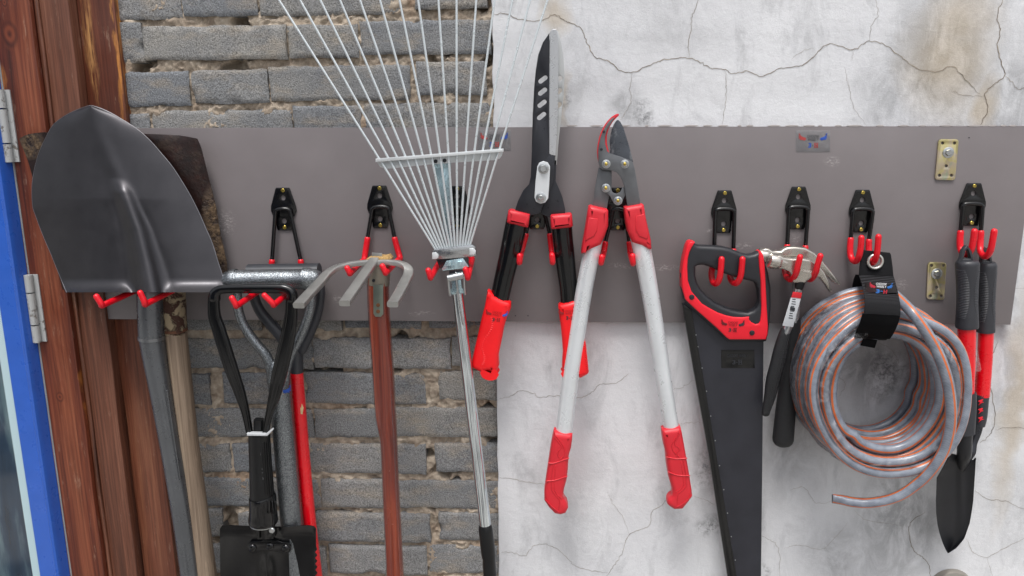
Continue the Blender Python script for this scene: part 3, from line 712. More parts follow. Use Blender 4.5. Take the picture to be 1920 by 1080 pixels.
# zinc mounting plates
def mount(px, pts, big, holes, label):
    c = P(pts[0][0], pts[0][1], 0); t0 = thing('mounting_plate', label, 'bracket', P(sum(p[0] for p in pts)/4, sum(p[1] for p in pts)/4, 0), 'yellow zinc mounting plates of the board')
    q = []
    for i, p in enumerate(pts):                    # rounded corners
        a, n_ = pts[i-1], pts[(i+1) % 4]
        for (t, u) in ((1, 0), (.3, .3), (0, 1)):
            def tw(o, r): l = math.hypot(o[0]-p[0], o[1]-p[1]); return ((o[0]-p[0])/l*r, (o[1]-p[1])/l*r)
            A, B = tw(a, 5*t), tw(n_, 5*u); q.append((p[0]+A[0]+B[0], p[1]+A[1]+B[1]))
    MB().flat([q]+[circle(x, y, 3.0, 12) for x, y in holes], .0035, .0030, .0006).obj('plate', M['zinc'], t0)
    MB().bolt(big[0], big[1], .0034, 10.5, th=.002).obj('washer', M['steel'], t0)
    MB().bolt(big[0], big[1], .0052, 6.4, hexa=True, th=.004).obj('bolt', M['steel'], t0)
mount(0, [(1760.5, 261), (1798, 261), (1791, 338), (1753, 337)], (1777.6, 286), [(1767.5, 268.3), (1789.8, 268.3), (1774.3, 311), (1761.6, 328.7), (1784, 328.7)], 'yellow zinc plate with a big bolt at the top right of the board')
mount(0, [(1740.6, 491.5), (1775, 492.5), (1770.5, 563), (1737, 561)], (1756, 513), [(1747, 498), (1769, 498), (1756, 539), (1744.5, 555), (1765, 555.5)], 'yellow zinc plate low on the board behind the top of the hose coil')

# ================================================================== HOOKS
def hook(cx, yt, label, wires, w=47, h=80, d_plate=.003, lean=0, wd=9.0, top_arc=None, sleeve_from=None):
    """wires: list of two lists of (px, py, d); the first point is where the leg meets the arc over the plate"""
    t0 = thing('utility_hook', label, 'hook', P(cx, yt+h/2, 0), 'black and red double hooks on the board')
    s = w/47.0; L = lean
    o = [(-12, 0), (12, 0), (13.5, 2), (23.5, 34), (24, 42), (21, 50), (15.5, 56), (14.5, 74), (12, 78), (-12, 78), (-14.5, 74), (-15.5, 56), (-21, 50), (-24, 42), (-23.5, 34), (-13.5, 2)]
    tr = lambda x, y: (cx+x*s+L*(y/78), yt+y*h/78)
    MB().flat([[tr(x, y) for x, y in o]]+[[tr(x+4.6*math.cos(2*math.pi*k/14), y+4.6*math.sin(2*math.pi*k/14)) for k in range(14)] for x, y in ((0, 18.5), (0, 61))], d_plate, .003, .0008).obj('plate', M['hook_black'], t0)
    for y in (5, 72.5):
        x_, y_ = tr(.5, y); MB().bolt(x_, y_, d_plate, 3.6, th=.0015, slot=True).obj('screw', M['brass'], t0)
    # wire: arc over plate then the two legs
    (lw, rw) = wires; a, b = lw[0], rw[0]
    ay = top_arc if top_arc else min(a[1], b[1])-9
    arc = [(a[0], a[1], .009), (a[0]+1.5, ay+2.5, .009), (a[0]+6, ay-.5, .0095), ((a[0]+b[0])/2, ay-1.5, .010), (b[0]-6, ay-.5, .0095), (b[0]-1.5, ay+2.5, .009), (b[0], b[1], .009)]
    bl = MB(); rr = wd/2
    path = [(p[0], p[1], p[2], wd*.82) for p in arc]
    def black_leg(wr): return [(p[0], p[1], p[2], wd*.82) for p in wr if len(p) == 3 or p[3] == 0]
    Lb, Rb = [p for p in lw if not (len(p) > 3)], [p for p in rw if not (len(p) > 3)]
    full = [(p[0], p[1], p[2], wd*.82) for p in Lb[::-1][:-1]]+path+[(p[0], p[1], p[2], wd*.82) for p in Rb[1:]]
    bl.tpx(full, 5, seg=12); bl.obj('wire_frame', M['hook_black'], t0)
    for wr in (lw, rw):
        red = [p for p in wr if len(p) > 3]
        MB().tpx([(p[0], p[1], p[2], wd*1.22) for p in red], red[0][4] if len(red[0]) > 4 else 5, seg=14).obj('rubber_sleeve', M['hook_red'], t0)
def longhook(cx, yt, label, wl, wr, dropl, dropr, rl, rr_, bl, br, tl, tr, dd=.145, ytr=None, **k):
    """flat long arms: wire leg, root, bend, tip given in photo pixels for left and right"""
    def mk(w0, red0, root, bend, tip):
        a = [(w0[0], w0[1], .009), (red0[0], red0[1]-1, .010)]
        n = 5; r = [(red0[0], red0[1], .010, 1), (root[0]*.6+red0[0]*.4, root[1]*.6+red0[1]*.4, .010, 1), (root[0], root[1], .014, 1)]
        x1, y1 = bend; D = 1.418
        def perp(tt):    # perspective-correct point between root (d=.014) and bend (d=dd)
            d = .014+(dd-.014)*tt
            A, B = P(root[0], root[1], .014), P(x1, y1, dd); q = A.lerp(B, tt); v = q-CAM; z = v.dot(_f)
            return (960+v.dot(RT)/z*FPX, 540-v.dot(UP)/z*FPX, d, 1)
        r += [perp(t) for t in (.12, .35, .6, .85, .955)]
        x2, y2 = tip
        r += [(x1, y1, dd, 1), (x1+(x2-x1)*.12, y1+(y2-y1)*.2, dd+.003, 1), (x2, y2, dd+.004, 1)]
        return a+r
    hook(cx, yt, label, [mk(wl, dropl, rl, bl, tl), mk(wr, dropr, rr_, br, tr)], **k)
longhook(316, 350, 'hook under the big round point shovel, only its two long red arms in view', (303, 405), (331, 405), (297, 480), (338, 480), (283, 532), (352, 530), (191, 573), (272, 571), (181, 556), (263, 549), dd=.150)
longhook(529.5, 352, 'hook left of the fork cultivator with black wire legs widening down to the spade grips', (516, 402), (545, 402), (510, 490), (564, 490), (505, 532), (566, 528), (443, 574), (513, 572), (435, 559), (496, 554), h=80, lean=4)
longhook(711, 348, 'hook carrying the three pronged cultivator, plate and red sleeved legs in full view', (697, 398), (730, 398), (689, 448), (740, 448), (683, 487), (750, 484), (656, 513), (723, 512), (651, 503), (717, 499), lean=2, dd=.115)
longhook(857, 349, 'hook behind the thin wires of the leaf rake', (846, 399), (868, 399), (829, 470), (878, 470), (824, 492), (885, 486), (807, 521), (877, 521), (803, 507), (873, 505), dd=.115)
longhook(1007, 350, 'hook between the two handles of the hedge shears, only its lower plate showing', (994, 402), (1022, 402), (986, 441), (1031, 441), (977, 474), (1035, 474), (974, 492), (1036, 492), (974.5, 480), (1035, 479), dd=.10)
longhook(1158, 352, 'hook framed by the jaws and handles of the loppers', (1148, 402), (1172, 402), (1135, 456), (1180, 456), (1132, 474), (1182, 476), (1127, 493), (1187, 494), (1128.5, 482), (1186, 480), dd=.10)
def jhook(cx, yt, label, wl, wr, el, er, jl, jr, d1=.055, **k):
    """short J hooks; jl / jr are lists of (px, py, d)"""
    def mk(w0, e0, j): return [(w0[0], w0[1], .009), (e0[0], e0[1]-1, .010)]+[(e0[0], e0[1], .010, 1)]+[(a, b, c, 1) for a, b, c in j]
    hook(cx, yt, label, [mk(wl, el, jl), mk(wr, er, jr)], **k)
jhook(1359, 357, 'hook holding the handsaw by its black grip', (1341, 402), (1377, 402), (1339, 470), (1375, 470), [(1336, 500, .012), (1334, 515, .02), (1337, 529, .036), (1344, 531, .052), (1350, 518, .060), (1353, 486, .062)], [(1372, 500, .012), (1369, 518, .02), (1374, 529, .036), (1382, 530, .052), (1389, 516, .060), (1392, 486, .062)], lean=-3, wd=9.5)
jhook(1498, 350, 'hook holding the two claw hammers by their heads', (1479, 398), (1515, 398), (1476, 462), (1510, 464), [(1473, 490, .012), (1472, 509, .018), (1476, 520, .036), (1484, 524, .058), (1492, 514, .074), (1496, 498, .079), (1500, 482, .081)], [(1508, 490, .012), (1510, 512, .020), (1514, 522, .038), (1521, 523, .058), (1529, 512, .074), (1533, 496, .079), (1538, 480, .081)], lean=-3, wd=9.5)
jhook(1618, 356, 'hook holding the webbing strap of the garden hose', (1599, 402), (1636, 402), (1595, 449), (1629, 452), [(1594, 464, .012), (1595, 480, .016), (1600, 489, .026), (1606, 489, .036), (1611, 479, .044), (1614, 462, .046), (1615, 446, .047)], [(1629, 466, .012), (1630, 484, .018), (1634, 493, .030), (1640, 489, .042), (1644, 476, .048), (1646, 460, .050), (1647, 444, .051)], lean=-4, wd=9.5)
jhook(1827, 343.5, 'hook at the right end of the board holding two red handled garden tools', (1805, 392), (1842, 392), (1801, 436), (1839, 436), [(1800, 450, .012), (1801, 466, .016), (1806, 475, .026), (1813, 477, .036), (1821, 468, .044), (1825, 450, .046), (1827, 434, .047)], [(1838, 452, .012), (1838, 468, .018), (1843, 479, .030), (1850, 480, .040), (1857, 470, .047), (1861, 452, .050), (1864, 434, .051)], lean=-6, wd=10, w=49)

# ================================================================== TOOLS
def along(pts, n): return catmull(pts, n)
# ---- old square spade (behind)
def old_spade():
    t0 = thing('square_spade', 'old rusty dark brown square spade with dried mud, hanging behind the round point shovel', 'spade', P(365, 545, .03))
    L = [(250, 34), (262, 36), (300, 52), (350, 66), (450, 92), (545, 118)]; Rr = [(250, 345), (254, 358), (259, 369), (275, 376), (330, 390), (390, 405), (430, 411), (470, 420), (500, 426), (520, 424), (540, 416)]
    top = [(34, 260), (50, 252), (80, 248), (200, 246), (290, 251), (320, 252), (350, 254), (369, 260)]
    rows = []
    for i in range(36):
        v = i/35; row = []
        for j in range(33):
            u = j/32; ytop = interp(top, 34+u*(369-34)); y = ytop+(543-ytop)*v
            x = interp(L, y)*(1-u)+interp(Rr, y)*u
            uu = 2*u-1; d = .028+.018*(1-uu*uu)-.004*v+noise.noise(Vector((x*.02, y*.02, 3)))*.0016
            row.append(P(x, y, d))
        rows.append(row)
    b = MB().sheet(rows, .0022); b.obj('blade', rust_m, t0, smooth=60)
    # socket with clamp band and wooden shaft
    MB().tpx([(318, 500, .045, 44), (324, 555, .045, 43), (327, 600, .045, 41), (329, 619, .045, 41)], 4, seg=20, sq=2.3).obj('socket', mud_m, t0)
    MB().tpx([(328.6, 616, .045, 42.5), (329.3, 621, .045, 42.5)], 2, seg=20, cap='flat').obj('clamp_band', paint('rust_band', '#5d3a26', .7), t0)
    q = [(329, 618, .045, 39.5), (340, 720, .045, 38.5), (352, 830, .044, 38.5), (367, 940, .043, 38.5), (386, 1080, .041, 38.5), (400, 1190, .04, 38)]
    MB().tpx(q, 6, seg=24).obj('shaft', wood('old_shaft', [(.3, S('#6b5a4a')), (.45, S('#8c7a68')), (.6, S('#a3917d')), (.8, S('#b5a490'))], 2, .65, .9, bump=.4, coat=0), t0)
rust_m = rust()
t_ = NT('muddy_socket'); k_ = t_.ramp(t_.noise(38, 7, .7, dist=.8), [(.46, 0.0), (.52, 1.0)])
t_.set(Base_Color=t_.mix(k_, S('#3c2216'), S('#8f8067')), Roughness=.8); t_.bump(k_, .9, .002); mud_m = t_.m
old_spade()

# ---- round point shovel
def round_shovel():
    t0 = thing('round_shovel', 'large grey steel round point shovel hung blade upward beside the timber planks', 'shovel', P(285, 549, .07))
    Lo = [(168, 198), (150, 204), (125, 215.5), (100, 234), (83, 264), (72, 290), (64, 320), (60, 350), (61, 385), (66, 402), (75, 427), (85, 452), (95, 475), (105, 500), (114, 522), (121, 540), (125, 549)]
    Ro = [(170, 198), (184, 202), (205, 211), (228, 224), (256, 242), (280, 263), (302, 288), (322, 312), (341, 341), (358, 370), (373, 400), (386, 430), (398, 458), (409, 494), (416, 515), (421, 538), (420, 546)]
    Lt = [(y, x) for x, y in catmull(Lo, 4)]; Rt = [(y, x) for x, y in catmull(Ro, 4)]
    C = [(198, 169), (260, 190), (345, 225), (430, 256), (500, 272), (550, 281)]
    N = 110; rows = []
    for i in range(N+1):
        v = i/N; v = v**1.25 if v < .999 else 1
        y0 = 198.3+(548-198.3)*v; row = []
        l, r = interp(Lt, y0), interp(Rt, y0); c = interp(C, y0); NJ = 72
        for j in range(NJ+1):
            u = 2*j/NJ-1; x = (l+r)/2+(r-l)/2*u
            y = y0-(1-abs(u))*0
            d = .056+.036*v*v+.020*(1-u*u)*(.35+.65*min(1, v*2))
            # fold line from the tip and the stamped socket ridge
            dx = x-c; d += .0035*math.exp(-(dx/15)**2)*min(1, v*3)*(1-v)
            if y0 > 335:
                g = min((y0-335)/215, 1); wdt = 13+11*g; e = math.exp(-(abs(dx)/wdt)**2.6); d += (.004+.019*g**.8)*e*min(1, (y0-335)/24)
                for sd in (-1, 1):        # side flutes running into the ridge
                    q = (dx-sd*(16+20*g))/(7+7*g); d -= .0018*math.exp(-q*q)*min(1, (y0-360)/40 if y0 > 360 else 0)
                q = (dx-(10+24*g))/(5+3*g); d += .002*math.exp(-q*q)*g
            if v > .93:                     # rolled foot tread, pressed flat at the socket
                s_ = (v-.93)/.07; k = min(1, max(0, (abs(dx)-26)/22)); d += .017*s_*s_*k*(1 if abs(u) < .97 else .6)
                y = y0
            row.append(P(x, y+(3*(1-abs(u)**.5) if False else 0), d))
        rows.append(row)
    MB().sheet(rows, .0018).obj('blade', M['shovel'], t0, smooth=60)
    # bright worn rim
    e = MB(); top = [r for r in rows]; pl = [r[0] for r in rows][::-1]+[r[-1] for r in rows]
    e.tube([p+Vector((0, .0009, 0)) for p in pl], .0011, seg=6); e.obj('rim', paint('worn_rim', '#77767a', .35, .8, .2, .1), t0)
    sh = MB().tpx([(279, 505, .066, 40), (281, 540, .068, 44), (282, 580, .068, 45.5), (284.5, 632, .068, 45.5)], 5, seg=28); sh.obj('socket', M['shaft_gray'], t0)
    MB().tpx([(284.2, 630, .068, 47), (284.6, 636, .068, 47)], 2, seg=28, cap='flat').obj('weld_ring', paint('weld', '#85878a', .35, .8), t0)
    s2 = MB().tpx([(284.5, 633, .068, 44.5), (292, 680, .067, 42), (302, 735, .066, 39), (316, 815, .064, 37), (331, 900, .062, 36), (345, 990, .059, 35), (357, 1080, .056, 34), (370, 1180, .052, 33)], 6, seg=28)
    # stamped groove lines
    for x0, x1 in ((300, 325), (313, 338)):
        s2.tpx([(x0, 732, .0835, 2.4), ((x0+x1)/2, 815, .0805, 2.4), (x1, 900, .077, 2.4)], 4, seg=6)
    s2.obj('shaft', M['shaft_gray'], t0)
round_shovel()

# ---- black D-grip shovel with red shaft (rearmost of the three)
def red_shovel():
    t0 = thing('red_shaft_shovel', 'shovel with glossy red shaft and scuffed black D-grip behind the silver grip spade', 'shovel', P(556, 690, .03))
    b = MB(); b.tpx([(466, 513, .034, 35), (530, 512, .034, 35), (599, 511, .034, 35)], 4, seg=20, cap='flat')
    b.tpx([(474, 520, .034, 17), (475, 550, .034, 17), (486, 580, .034, 18), (505, 605, .034, 19), (528, 632, .034, 20), (545, 665, .034, 21)], 5, seg=14, sq=2.8)
    b.tpx([(596, 515, .034, 17), (601, 550, .034, 17), (594, 590, .034, 18), (580, 625, .034, 19), (565, 655, .034, 21)], 5, seg=14, sq=2.8)
    b.tpx([(550, 632, .034, 18), (555, 655, .034, 24), (556, 697, .034, 24.5)], 4, seg=18)
    b.flat([(515, 600), (545, 640), (560, 650), (548, 668), (530, 640)], .036, .006, .002); b.obj('grip', paint('worn_grip', '#33353a', .38, .1, .2, .2, scuff='#6d6f73', scr=(.72, .84)), t0)
    MB().tpx([(556, 698, .034, 24), (561, 760, .034, 24), (570, 870, .034, 24), (581, 985, .034, 24), (592, 1080, .034, 24), (603, 1180, .034, 24)], 4, seg=24).obj('shaft', M['red_tube'], t0)
    MB().flat([(566, 757), (569, 765), (567, 777), (562, 776), (560, 769), (564, 764)], .0452, .0012, .0004).obj('bare_patch', paint('bare_wood', '#d9bb8c', .7), t0)
red_shovel()

# ---- silver hammertone D-grip spade
def silver_spade():
    t0 = thing('silver_grip_spade', 'spade with silver hammertone D-grip and thick grey speckled shaft, red shaft at its right', 'spade', P(525, 715, .065)); H = M['hammertone']
    g = MB(); g.tpx([(432, 526, .074, 38), (436, 525.5, .074, 42), (445, 525.5, .074, 42), (449, 525, .074, 38), (510, 524, .074, 38), (566, 523.5, .074, 38), (570, 523, .074, 42), (581, 523, .074, 42), (587, 522.5, .074, 37)], 2, seg=24); g.obj('handle_bar', H, t0)
    MB().tpx([(445, 545, .070, 16), (446, 575, .070, 17), (456, 608, .070, 17.5), (478, 641, .070, 18), (498, 665, .070, 18.5), (508, 690, .070, 20), (513, 716, .069, 24)], 6, seg=18).obj('fork_arm', H, t0)
    MB().tpx([(583, 540, .070, 16), (584, 566, .070, 17), (577, 596, .070, 17.5), (563, 630, .070, 18), (546, 662, .070, 18.5), (536, 690, .070, 20), (531, 716, .069, 24)], 6, seg=18).obj('fork_arm', H, t0)
    s = MB().tpx([(521, 690, .068, 36), (522, 712, .068, 39), (522.5, 714, .068, 41), (523, 716, .068, 39.5), (527, 760, .067, 39.5), (534, 840, .066, 39.5), (547, 985, .064, 39.5), (557, 1080, .062, 39), (568, 1180, .06, 39)], 4, seg=28); s.obj('shaft', H, t0)
    l = MB(); hand(l, 531, 732, 1.3, 1, .0835, 0); glyph3H(l, 523, 743, 9, .0835); l.obj('lettering', [M['ink_blue'], M['ink'], M['ink_blue'], M['ink_red']], t0)
silver_spade()

# ---- folding shovel in front
def folding_shovel():
    t0 = thing('folding_shovel', 'black folding camp shovel with open triangle grip and riveted square edged blade', 'shovel', P(488, 800, .09)); B = M['black_gloss']
    g = MB(); d = .112
    g.tpx([(402, 560, d, 22), (404, 550, d, 20), (412, 543.5, d, 17), (428, 541.5, d, 17), (470, 541, d, 18), (520, 541, d, 18), (536, 543, d, 19), (546, 550, d, 21), (547, 562, d, 22)], 5, seg=16, depth=.8, sq=2.5)
    g.obj('grip_bar', B, t0)
    def arm(pts, nm):
        g = MB(); q = catmull(pts, 6); P3 = [P(a[0], a[1], a[2]) for a in q]; rr = [(a[3]/2*mpp(a[0], a[1], a[2]), .0065) for a in q]
        g.tube(P3, rr, seg=18, sq=3.2)
        for off in (.32, -.32):       # moulded ribs along the flat arm
            g.tube([p+Vector((off*2*r[0]*.9, -.0062, 0)) for p, r in zip(P3, rr)], [(r[0]*.16, .0016) for r in rr], seg=8)
        g.obj(nm, B, t0)
    arm([(401, 556, d, 20), (402, 590, d, 23), (411, 620, d, 25), (422, 655, d, 26), (434, 692, d-.001, 25), (450, 737, d-.004, 20), (461, 775, d-.008, 14), (468, 812, d-.010, 11)], 'grip_arm')
    arm([(547, 556, d, 20), (546, 590, d, 23), (541, 625, d, 27), (533, 662, d, 28), (523, 705, d-.001, 27), (514, 745, d-.004, 21), (504, 780, d-.008, 13), (498, 812, d-.010, 11)], 'grip_arm')
    b = MB(); b.tpx([(485, 786, .094, 16), (485, 815, .094, 16)], 2, seg=12, sq=5, cap='flat'); b.tpx([(486, 812, .094, 39), (488, 860, .094, 40), (490, 900, .094, 42), (491.5, 932, .094, 44)], 3, seg=30, cap='flat')
    for a in range(-4, 5):
        th = R(a*18); b.tpx([(486+19.5*math.sin(th), 830, .094+.0175*math.cos(th), 1.6), (491+21.5*math.sin(th), 928, .094+.019*math.cos(th), 1.6)], 1, seg=5)
    b.obj('shaft', M['black_plastic'], t0)
    l = MB(); l.text('3-H', 488.5, 889, .1125, 10, 22, 90); l.flat([(480, 848), (487, 845), (489, 853), (486, 858), (488, 866), (481, 868), (478, 860), (482, 856)], .1125, .0004, .0001); l.obj('lettering', paint('faded_print', '#4b4c4e', .6), t0)
    w = MB(); w.flat([(462, 813), (498, 814), (508, 806), (510, 808), (501, 818), (463, 817.5)], .1155, .012, .001); w.obj('collar_band', paint('grey_band', '#b4b7ba', .5), t0)
    c = MB(); c.tpx([(492, 930, .094, 46), (492.5, 934, .094, 49), (493, 955, .094, 49), (493.5, 966, .094, 51), (493.5, 976, .094, 53), (493.5, 980, .094, 49)], 2, seg=30, cap='flat')
    for a in range(-3, 4):
        th = R(a*24); c.tpx([(492.5+24*math.sin(th), 940, .094+.0215*math.cos(th), 3), (493.3+25*math.sin(th), 962, .094+.0225*math.cos(th), 3)], 1, seg=6)
    c.obj('lock_nut', B, t0)
    MB().tpx([(493.5, 979.5, .094, 49.5), (493.6, 982, .094, 48)], 1, seg=30, cap='flat').obj('nut_ring', M['steel'], t0)
    h = MB(); h.tpx([(496, 978, .092, 34), (500, 1006, .092, 33)], 1, seg=14, sq=5, cap='flat', depth=.6)
    h.flat([(481, 985), (486, 985), (487, 1010), (482, 1010)], .106, .006, .001); h.flat([(500, 985), (514, 985), (516, 1006), (500, 1010)], .106, .006, .001); h.obj('hinge', B, t0)
    MB().bolt(510, 994, .106, 5.5, th=.003).obj('hinge_pin', M['steel'], t0)
    # blade
    T = [(412, 992), (415, 986), (430, 985), (470, 987), (500, 988), (540, 988), (575, 985), (588, 987), (592, 992)]
    rows = []; N = 44
    for i in range(N+1):
        v = i/N; row = []
        for j in range(49):
            u = j/48; x0 = 412+180*u; y0 = interp(T, x0); y = y0+(1235-y0)*v
            half = 1.0 if v < .55 else max(.02, math.sqrt(max(0, 1-((v-.55)/.45)**2)))
            uu = (2*u-1)*half; x = 502+90*uu+3*v
            if u > .99 and 1030 < y < 1200: x += (1.8 if (i % 2) else -2.2)
            d_ = .076+.012*(1-uu*uu)+.006*math.exp(-((x-500)/9)**2)*min(1, max(0, (y-1030)/40))-.01*v
            if v < .06 and abs(uu) > .25: d_ += .005*(1-v/.06)
            row.append(P(x, y, d_))
        rows.append(row)
    MB().sheet(rows, .002).obj('blade', M['black_gloss'], t0, smooth=50)
    f = MB().flat([(468, 1016), (490, 1014), (500, 1008), (512, 1012), (528, 1017), (540, 1018), (546, 1025), (544, 1035), (536, 1040), (522, 1036), (506, 1033), (490, 1034), (474, 1039), (465, 1034), (463, 1024)], .0915, .004, .001); f.obj('rivet_plate', B, t0)
    for (x, y) in ((473.5, 1027), (506.5, 1024), (536, 1028)):
        c_ = P(x, y, .0915); MB().ball(c_, .0080, (1, .6, 1), 8).obj('rivet', M['black_gloss'], t0)
folding_shovel()

# ---- three pronged cultivator
def cultivator():
    t0 = thing('hand_cultivator', 'three pronged steel cultivator on a reddish brown varnished wooden handle', 'garden fork', P(709, 500, .08))
    steel = paint('bare_steel', '#a3a3a0', .36, .7, .15, .25, 120, scuff='#4b4844', scs=50, scr=(.66, .8))
    def tine(pts):
        q = catmull(pts, 7); P3 = [P(a[0], a[1], a[2]) for a in q]; rr = [(a[3]/2*mpp(a[0], a[1], a[2]), .0048) for a in q]
        MB().tube(P3, rr, seg=16, sq=5, cap='flat', up=Vector((0, 0, 1))).obj('tine', steel, t0, smooth=30)
    tine([(706, 492, .103, 14), (685, 492.5, .104, 14), (655, 496, .106, 15), (632, 502, .115, 17), (614, 514, .135, 19), (598, 532, .170, 20), (580, 551, .215, 21), (560, 573, .262, 22)])
    tine([(702, 487, .100, 18), (696, 497, .118, 19), (680, 520, .170, 20), (662, 546, .222, 21), (646, 569, .268, 21)])
    tine([(705, 492, .103, 14), (730, 492, .104, 14), (750, 494.5, .106, 15), (763, 502, .115, 17), (766, 514, .132, 19), (757, 534, .175, 20), (747, 553, .22, 20), (736, 571, .262, 21)])
    w_ = MB().flat([(697, 474), (716, 475), (717, 486), (697, 485)], .094, .004, .001); w_.obj('wedge', steel, t0)
    e = MB().flat([(686, 486), (692, 483), (700, 481.5), (718, 482), (727, 480), (732, 486), (730, 492), (686, 492)], .1, .030, .003); e.obj('handle_end', wood('split_wood', [(.3, S('#8a6a3c')), (.6, S('#c9a468')), (.8, S('#dcc08b'))], 4, .8, 2), t0)
    f = MB(); f.tpx([(710, 488, .083, 44), (710, 510, .083, 43), (709, 533, .083, 42)], 3, seg=24, cap='flat'); f.obj('ferrule', paint('ferrule', '#8a857a', .45, .7, .25, .3, 100, scuff='#4d4a45', scr=(.6, .75)), t0)
    MB().bolt(700.5, 526, .103, 3, th=.002).obj('rivet', M['black_steel'], t0)
    MB().flat([(699.5, 534), (718, 534), (718.5, 589), (714, 594), (704, 594), (700, 589)], .1035, .002, .0006).obj('metal_strap', paint('strap_steel', '#828a80', .35, .75, .2, .1), t0)
    for y in (572, 584): MB().bolt(709, y, .1035, 3.6, th=.0016, slot=True).obj('screw', paint('rust_screw', '#7b5236', .6, .4), t0)
    hw = wood('varnished_wood', [(.28, S('#300c0a')), (.42, S('#551810')), (.54, S('#7a2a16')), (.68, S('#98411f')), (.85, S('#b5602f'))], 3, .22, .45, bump=.12, coat=.8)
    h = MB().tpx([(709, 520, .083, 39), (709.5, 560, .083, 39.5), (712, 610, .083, 39), (718, 690, .083, 39), (723, 775, .083, 38), (727.5, 812, .083, 33.5), (729.5, 840, .083, 31), (733, 920, .083, 30.5), (737, 1000, .082, 31), (741, 1080, .081, 31.5), (746, 1200, .08, 32)], 6, seg=12, sq=2.6); h.obj('handle', hw, t0, smooth=34)
cultivator()

# ---- leaf rake
def rake():
    t0 = thing('leaf_rake', 'adjustable metal leaf rake with fanned wire tines and a chromed pole', 'rake', P(856, 500, .07))
    top = [523, 562.5, 600.6, 637.5, 675, 712.5, 749, 784, 822, 856, 893, 927.5, 961, 994, 1026.6]
    mid = [712.6, 729.8, 745.8, 761.5, 777.2, 793.3, 809, 825.3, 841, 856.4, 873.3, 889, 904.4, 919.6, 935.6]
    wire = paint('galvanised_wire', '#d3dadd', .3, .4, .02, 0)
    for k in range(15):
        yb = 300.5-17*k/14; xb = 816.5+64*k/14; ye = 468-6*k/14; m_, t_ = mid[k], top[k]
        sx = (t_-m_)/(0-yb); tp = lambda y: (m_+(y-yb)*sx, y)
        q = [(xb-(m_-xb)*.06, ye+14, .072, 4.3), (xb, ye, .076, 4.3), ((xb+m_)/2, (ye+yb)/2, .086, 4.3), (m_, yb, .092, 4.3), (*tp(150), .090, 4.3), (*tp(0), .088, 4.3), (*tp(-150), .085, 4.3), (*tp(-185), .094, 4.3), (*tp(-196), .115, 4.0), (*tp(-197), .135, 3.6)]
        MB().tpx(q, 4, seg=8).obj('tine', wire, t0)
    g = M['steel']; gal = paint('galvanised', '#d6dadc', .38, .4, .08, .1, scuff='#8b9092')
    c = MB(); c.flat([(704, 297.5), (944, 278.5), (944, 284.5), (704, 304)], .0965, .010, .0006)
    c.flat([(706, 304), (943, 284), (941, 292), (936, 298), (925, 300.5), (850, 305), (800, 309), (722, 317), (713, 313)], .088, .0018, .0006); c.obj('spacer_bar', gal, t0)
    for x, y in ((817, 302.5), (833.5, 301)): MB().bolt(x, y, .0882, 3.6, th=.0016, slot=True).obj('screw', M['black_steel'], t0)
    b = MB(); N = 14; rows = []
    for i in range(N+1):
        v = i/N; y = 310+160*v; l = 815+(838-815)*v; r = 845+(851-845)*v; row = []
        for j in range(9): u = 2*j/8-1; row.append(P((l+r)/2+(r-l)/2*u, y, .074-.006*v+.009*(1-abs(u))*min(1, v*4+.1)))
        rows.append(row)
    b.sheet(rows, .0015); b.flat([(813, 306), (846, 304), (845, 316), (830, 313), (815, 318)], .0865, .0016, .0005); b.obj('brace', M['blue_zinc'], t0, smooth=20)
    h = MB(); h.flat([(811, 470), (815, 467), (886, 459), (891, 463), (893, 479), (884, 482), (850, 485), (812, 487)], .0835, .014, .0015)
    h.obj('clamp_plate', paint('clamp_steel', '#b4b6b8', .25, .9, .12, .5, 160), t0)
    for x, y in ((816, 480), (886, 472)): MB().flat([(x-6, y-6), (x+1, y-7), (x+6, y-2), (x+6, y+3), (x+2, y+6), (x-6, y+6)], .0855, .003, .001).obj('clamp_ear', gal, t0)
    d = MB(); d.flat([(818, 486), (876, 481), (880, 500), (838, 508), (824, 503)], .078, .003, .001); d.obj('back_plate', paint('back_plate', '#4a4b4e', .3, .8, .2, .1), t0)
    d = MB(); d.flat([(837, 489), (868, 484), (879, 500), (872, 503), (830, 508), (828, 505)], .083, .003, .001)
    for x in (842, 862): d.flat([(x-4, 490), (x+4, 489.5), (x+4, 499), (x-4, 499.5)], .0865, .004, .0015)
    d.obj('slide_plate', M['blue_zinc'], t0)
    d = MB(); d.tube([P(840, 522, .086), P(869, 516, .086)], .0066, seg=18, cap='flat'); d.obj('pivot_barrel', g, t0)
    d = MB(); d.flat([(842, 508), (872, 506), (870, 519), (842, 522)], .078, .004, .001); d.obj('bracket_block', M['black_steel'], t0)
    d = MB(); d.tpx([(841, 518, .082, 5), (842, 535, .082, 5), (844, 553, .080, 5)], 3, seg=10, depth=1.6); d.obj('bracket', g, t0); d = MB(); d.tpx([(870, 516, .082, 5), (871, 535, .082, 5), (872, 551, .080, 5)], 3, seg=10, depth=1.6); d.obj('bracket', g, t0)
    d = MB(); d.flat([(846, 526), (864, 523), (866, 540), (872, 546), (873, 550), (848, 553), (842, 548), (847, 540)], .080, .006, .0015); d.obj('lever_plate', M['blue_zinc'], t0)
    d = MB(); d.tpx([(855, 512, .088, 3.6), (856, 528, .089, 3.6), (860, 560, .086, 3.4), (864, 585, .084, 3.4), (869, 609, .083, 3.2)], 4, seg=8); d.obj('tension_rod', g, t0)
    p = MB(); p.tpx([(857, 545, .070, 21), (864, 600, .070, 21.5), (876, 700, .070, 21.5), (888, 800, .069, 22), (900, 900, .068, 22), (911, 995, .067, 22)], 4, seg=32, cap='flat'); p.obj('pole', M['chrome'], t0)
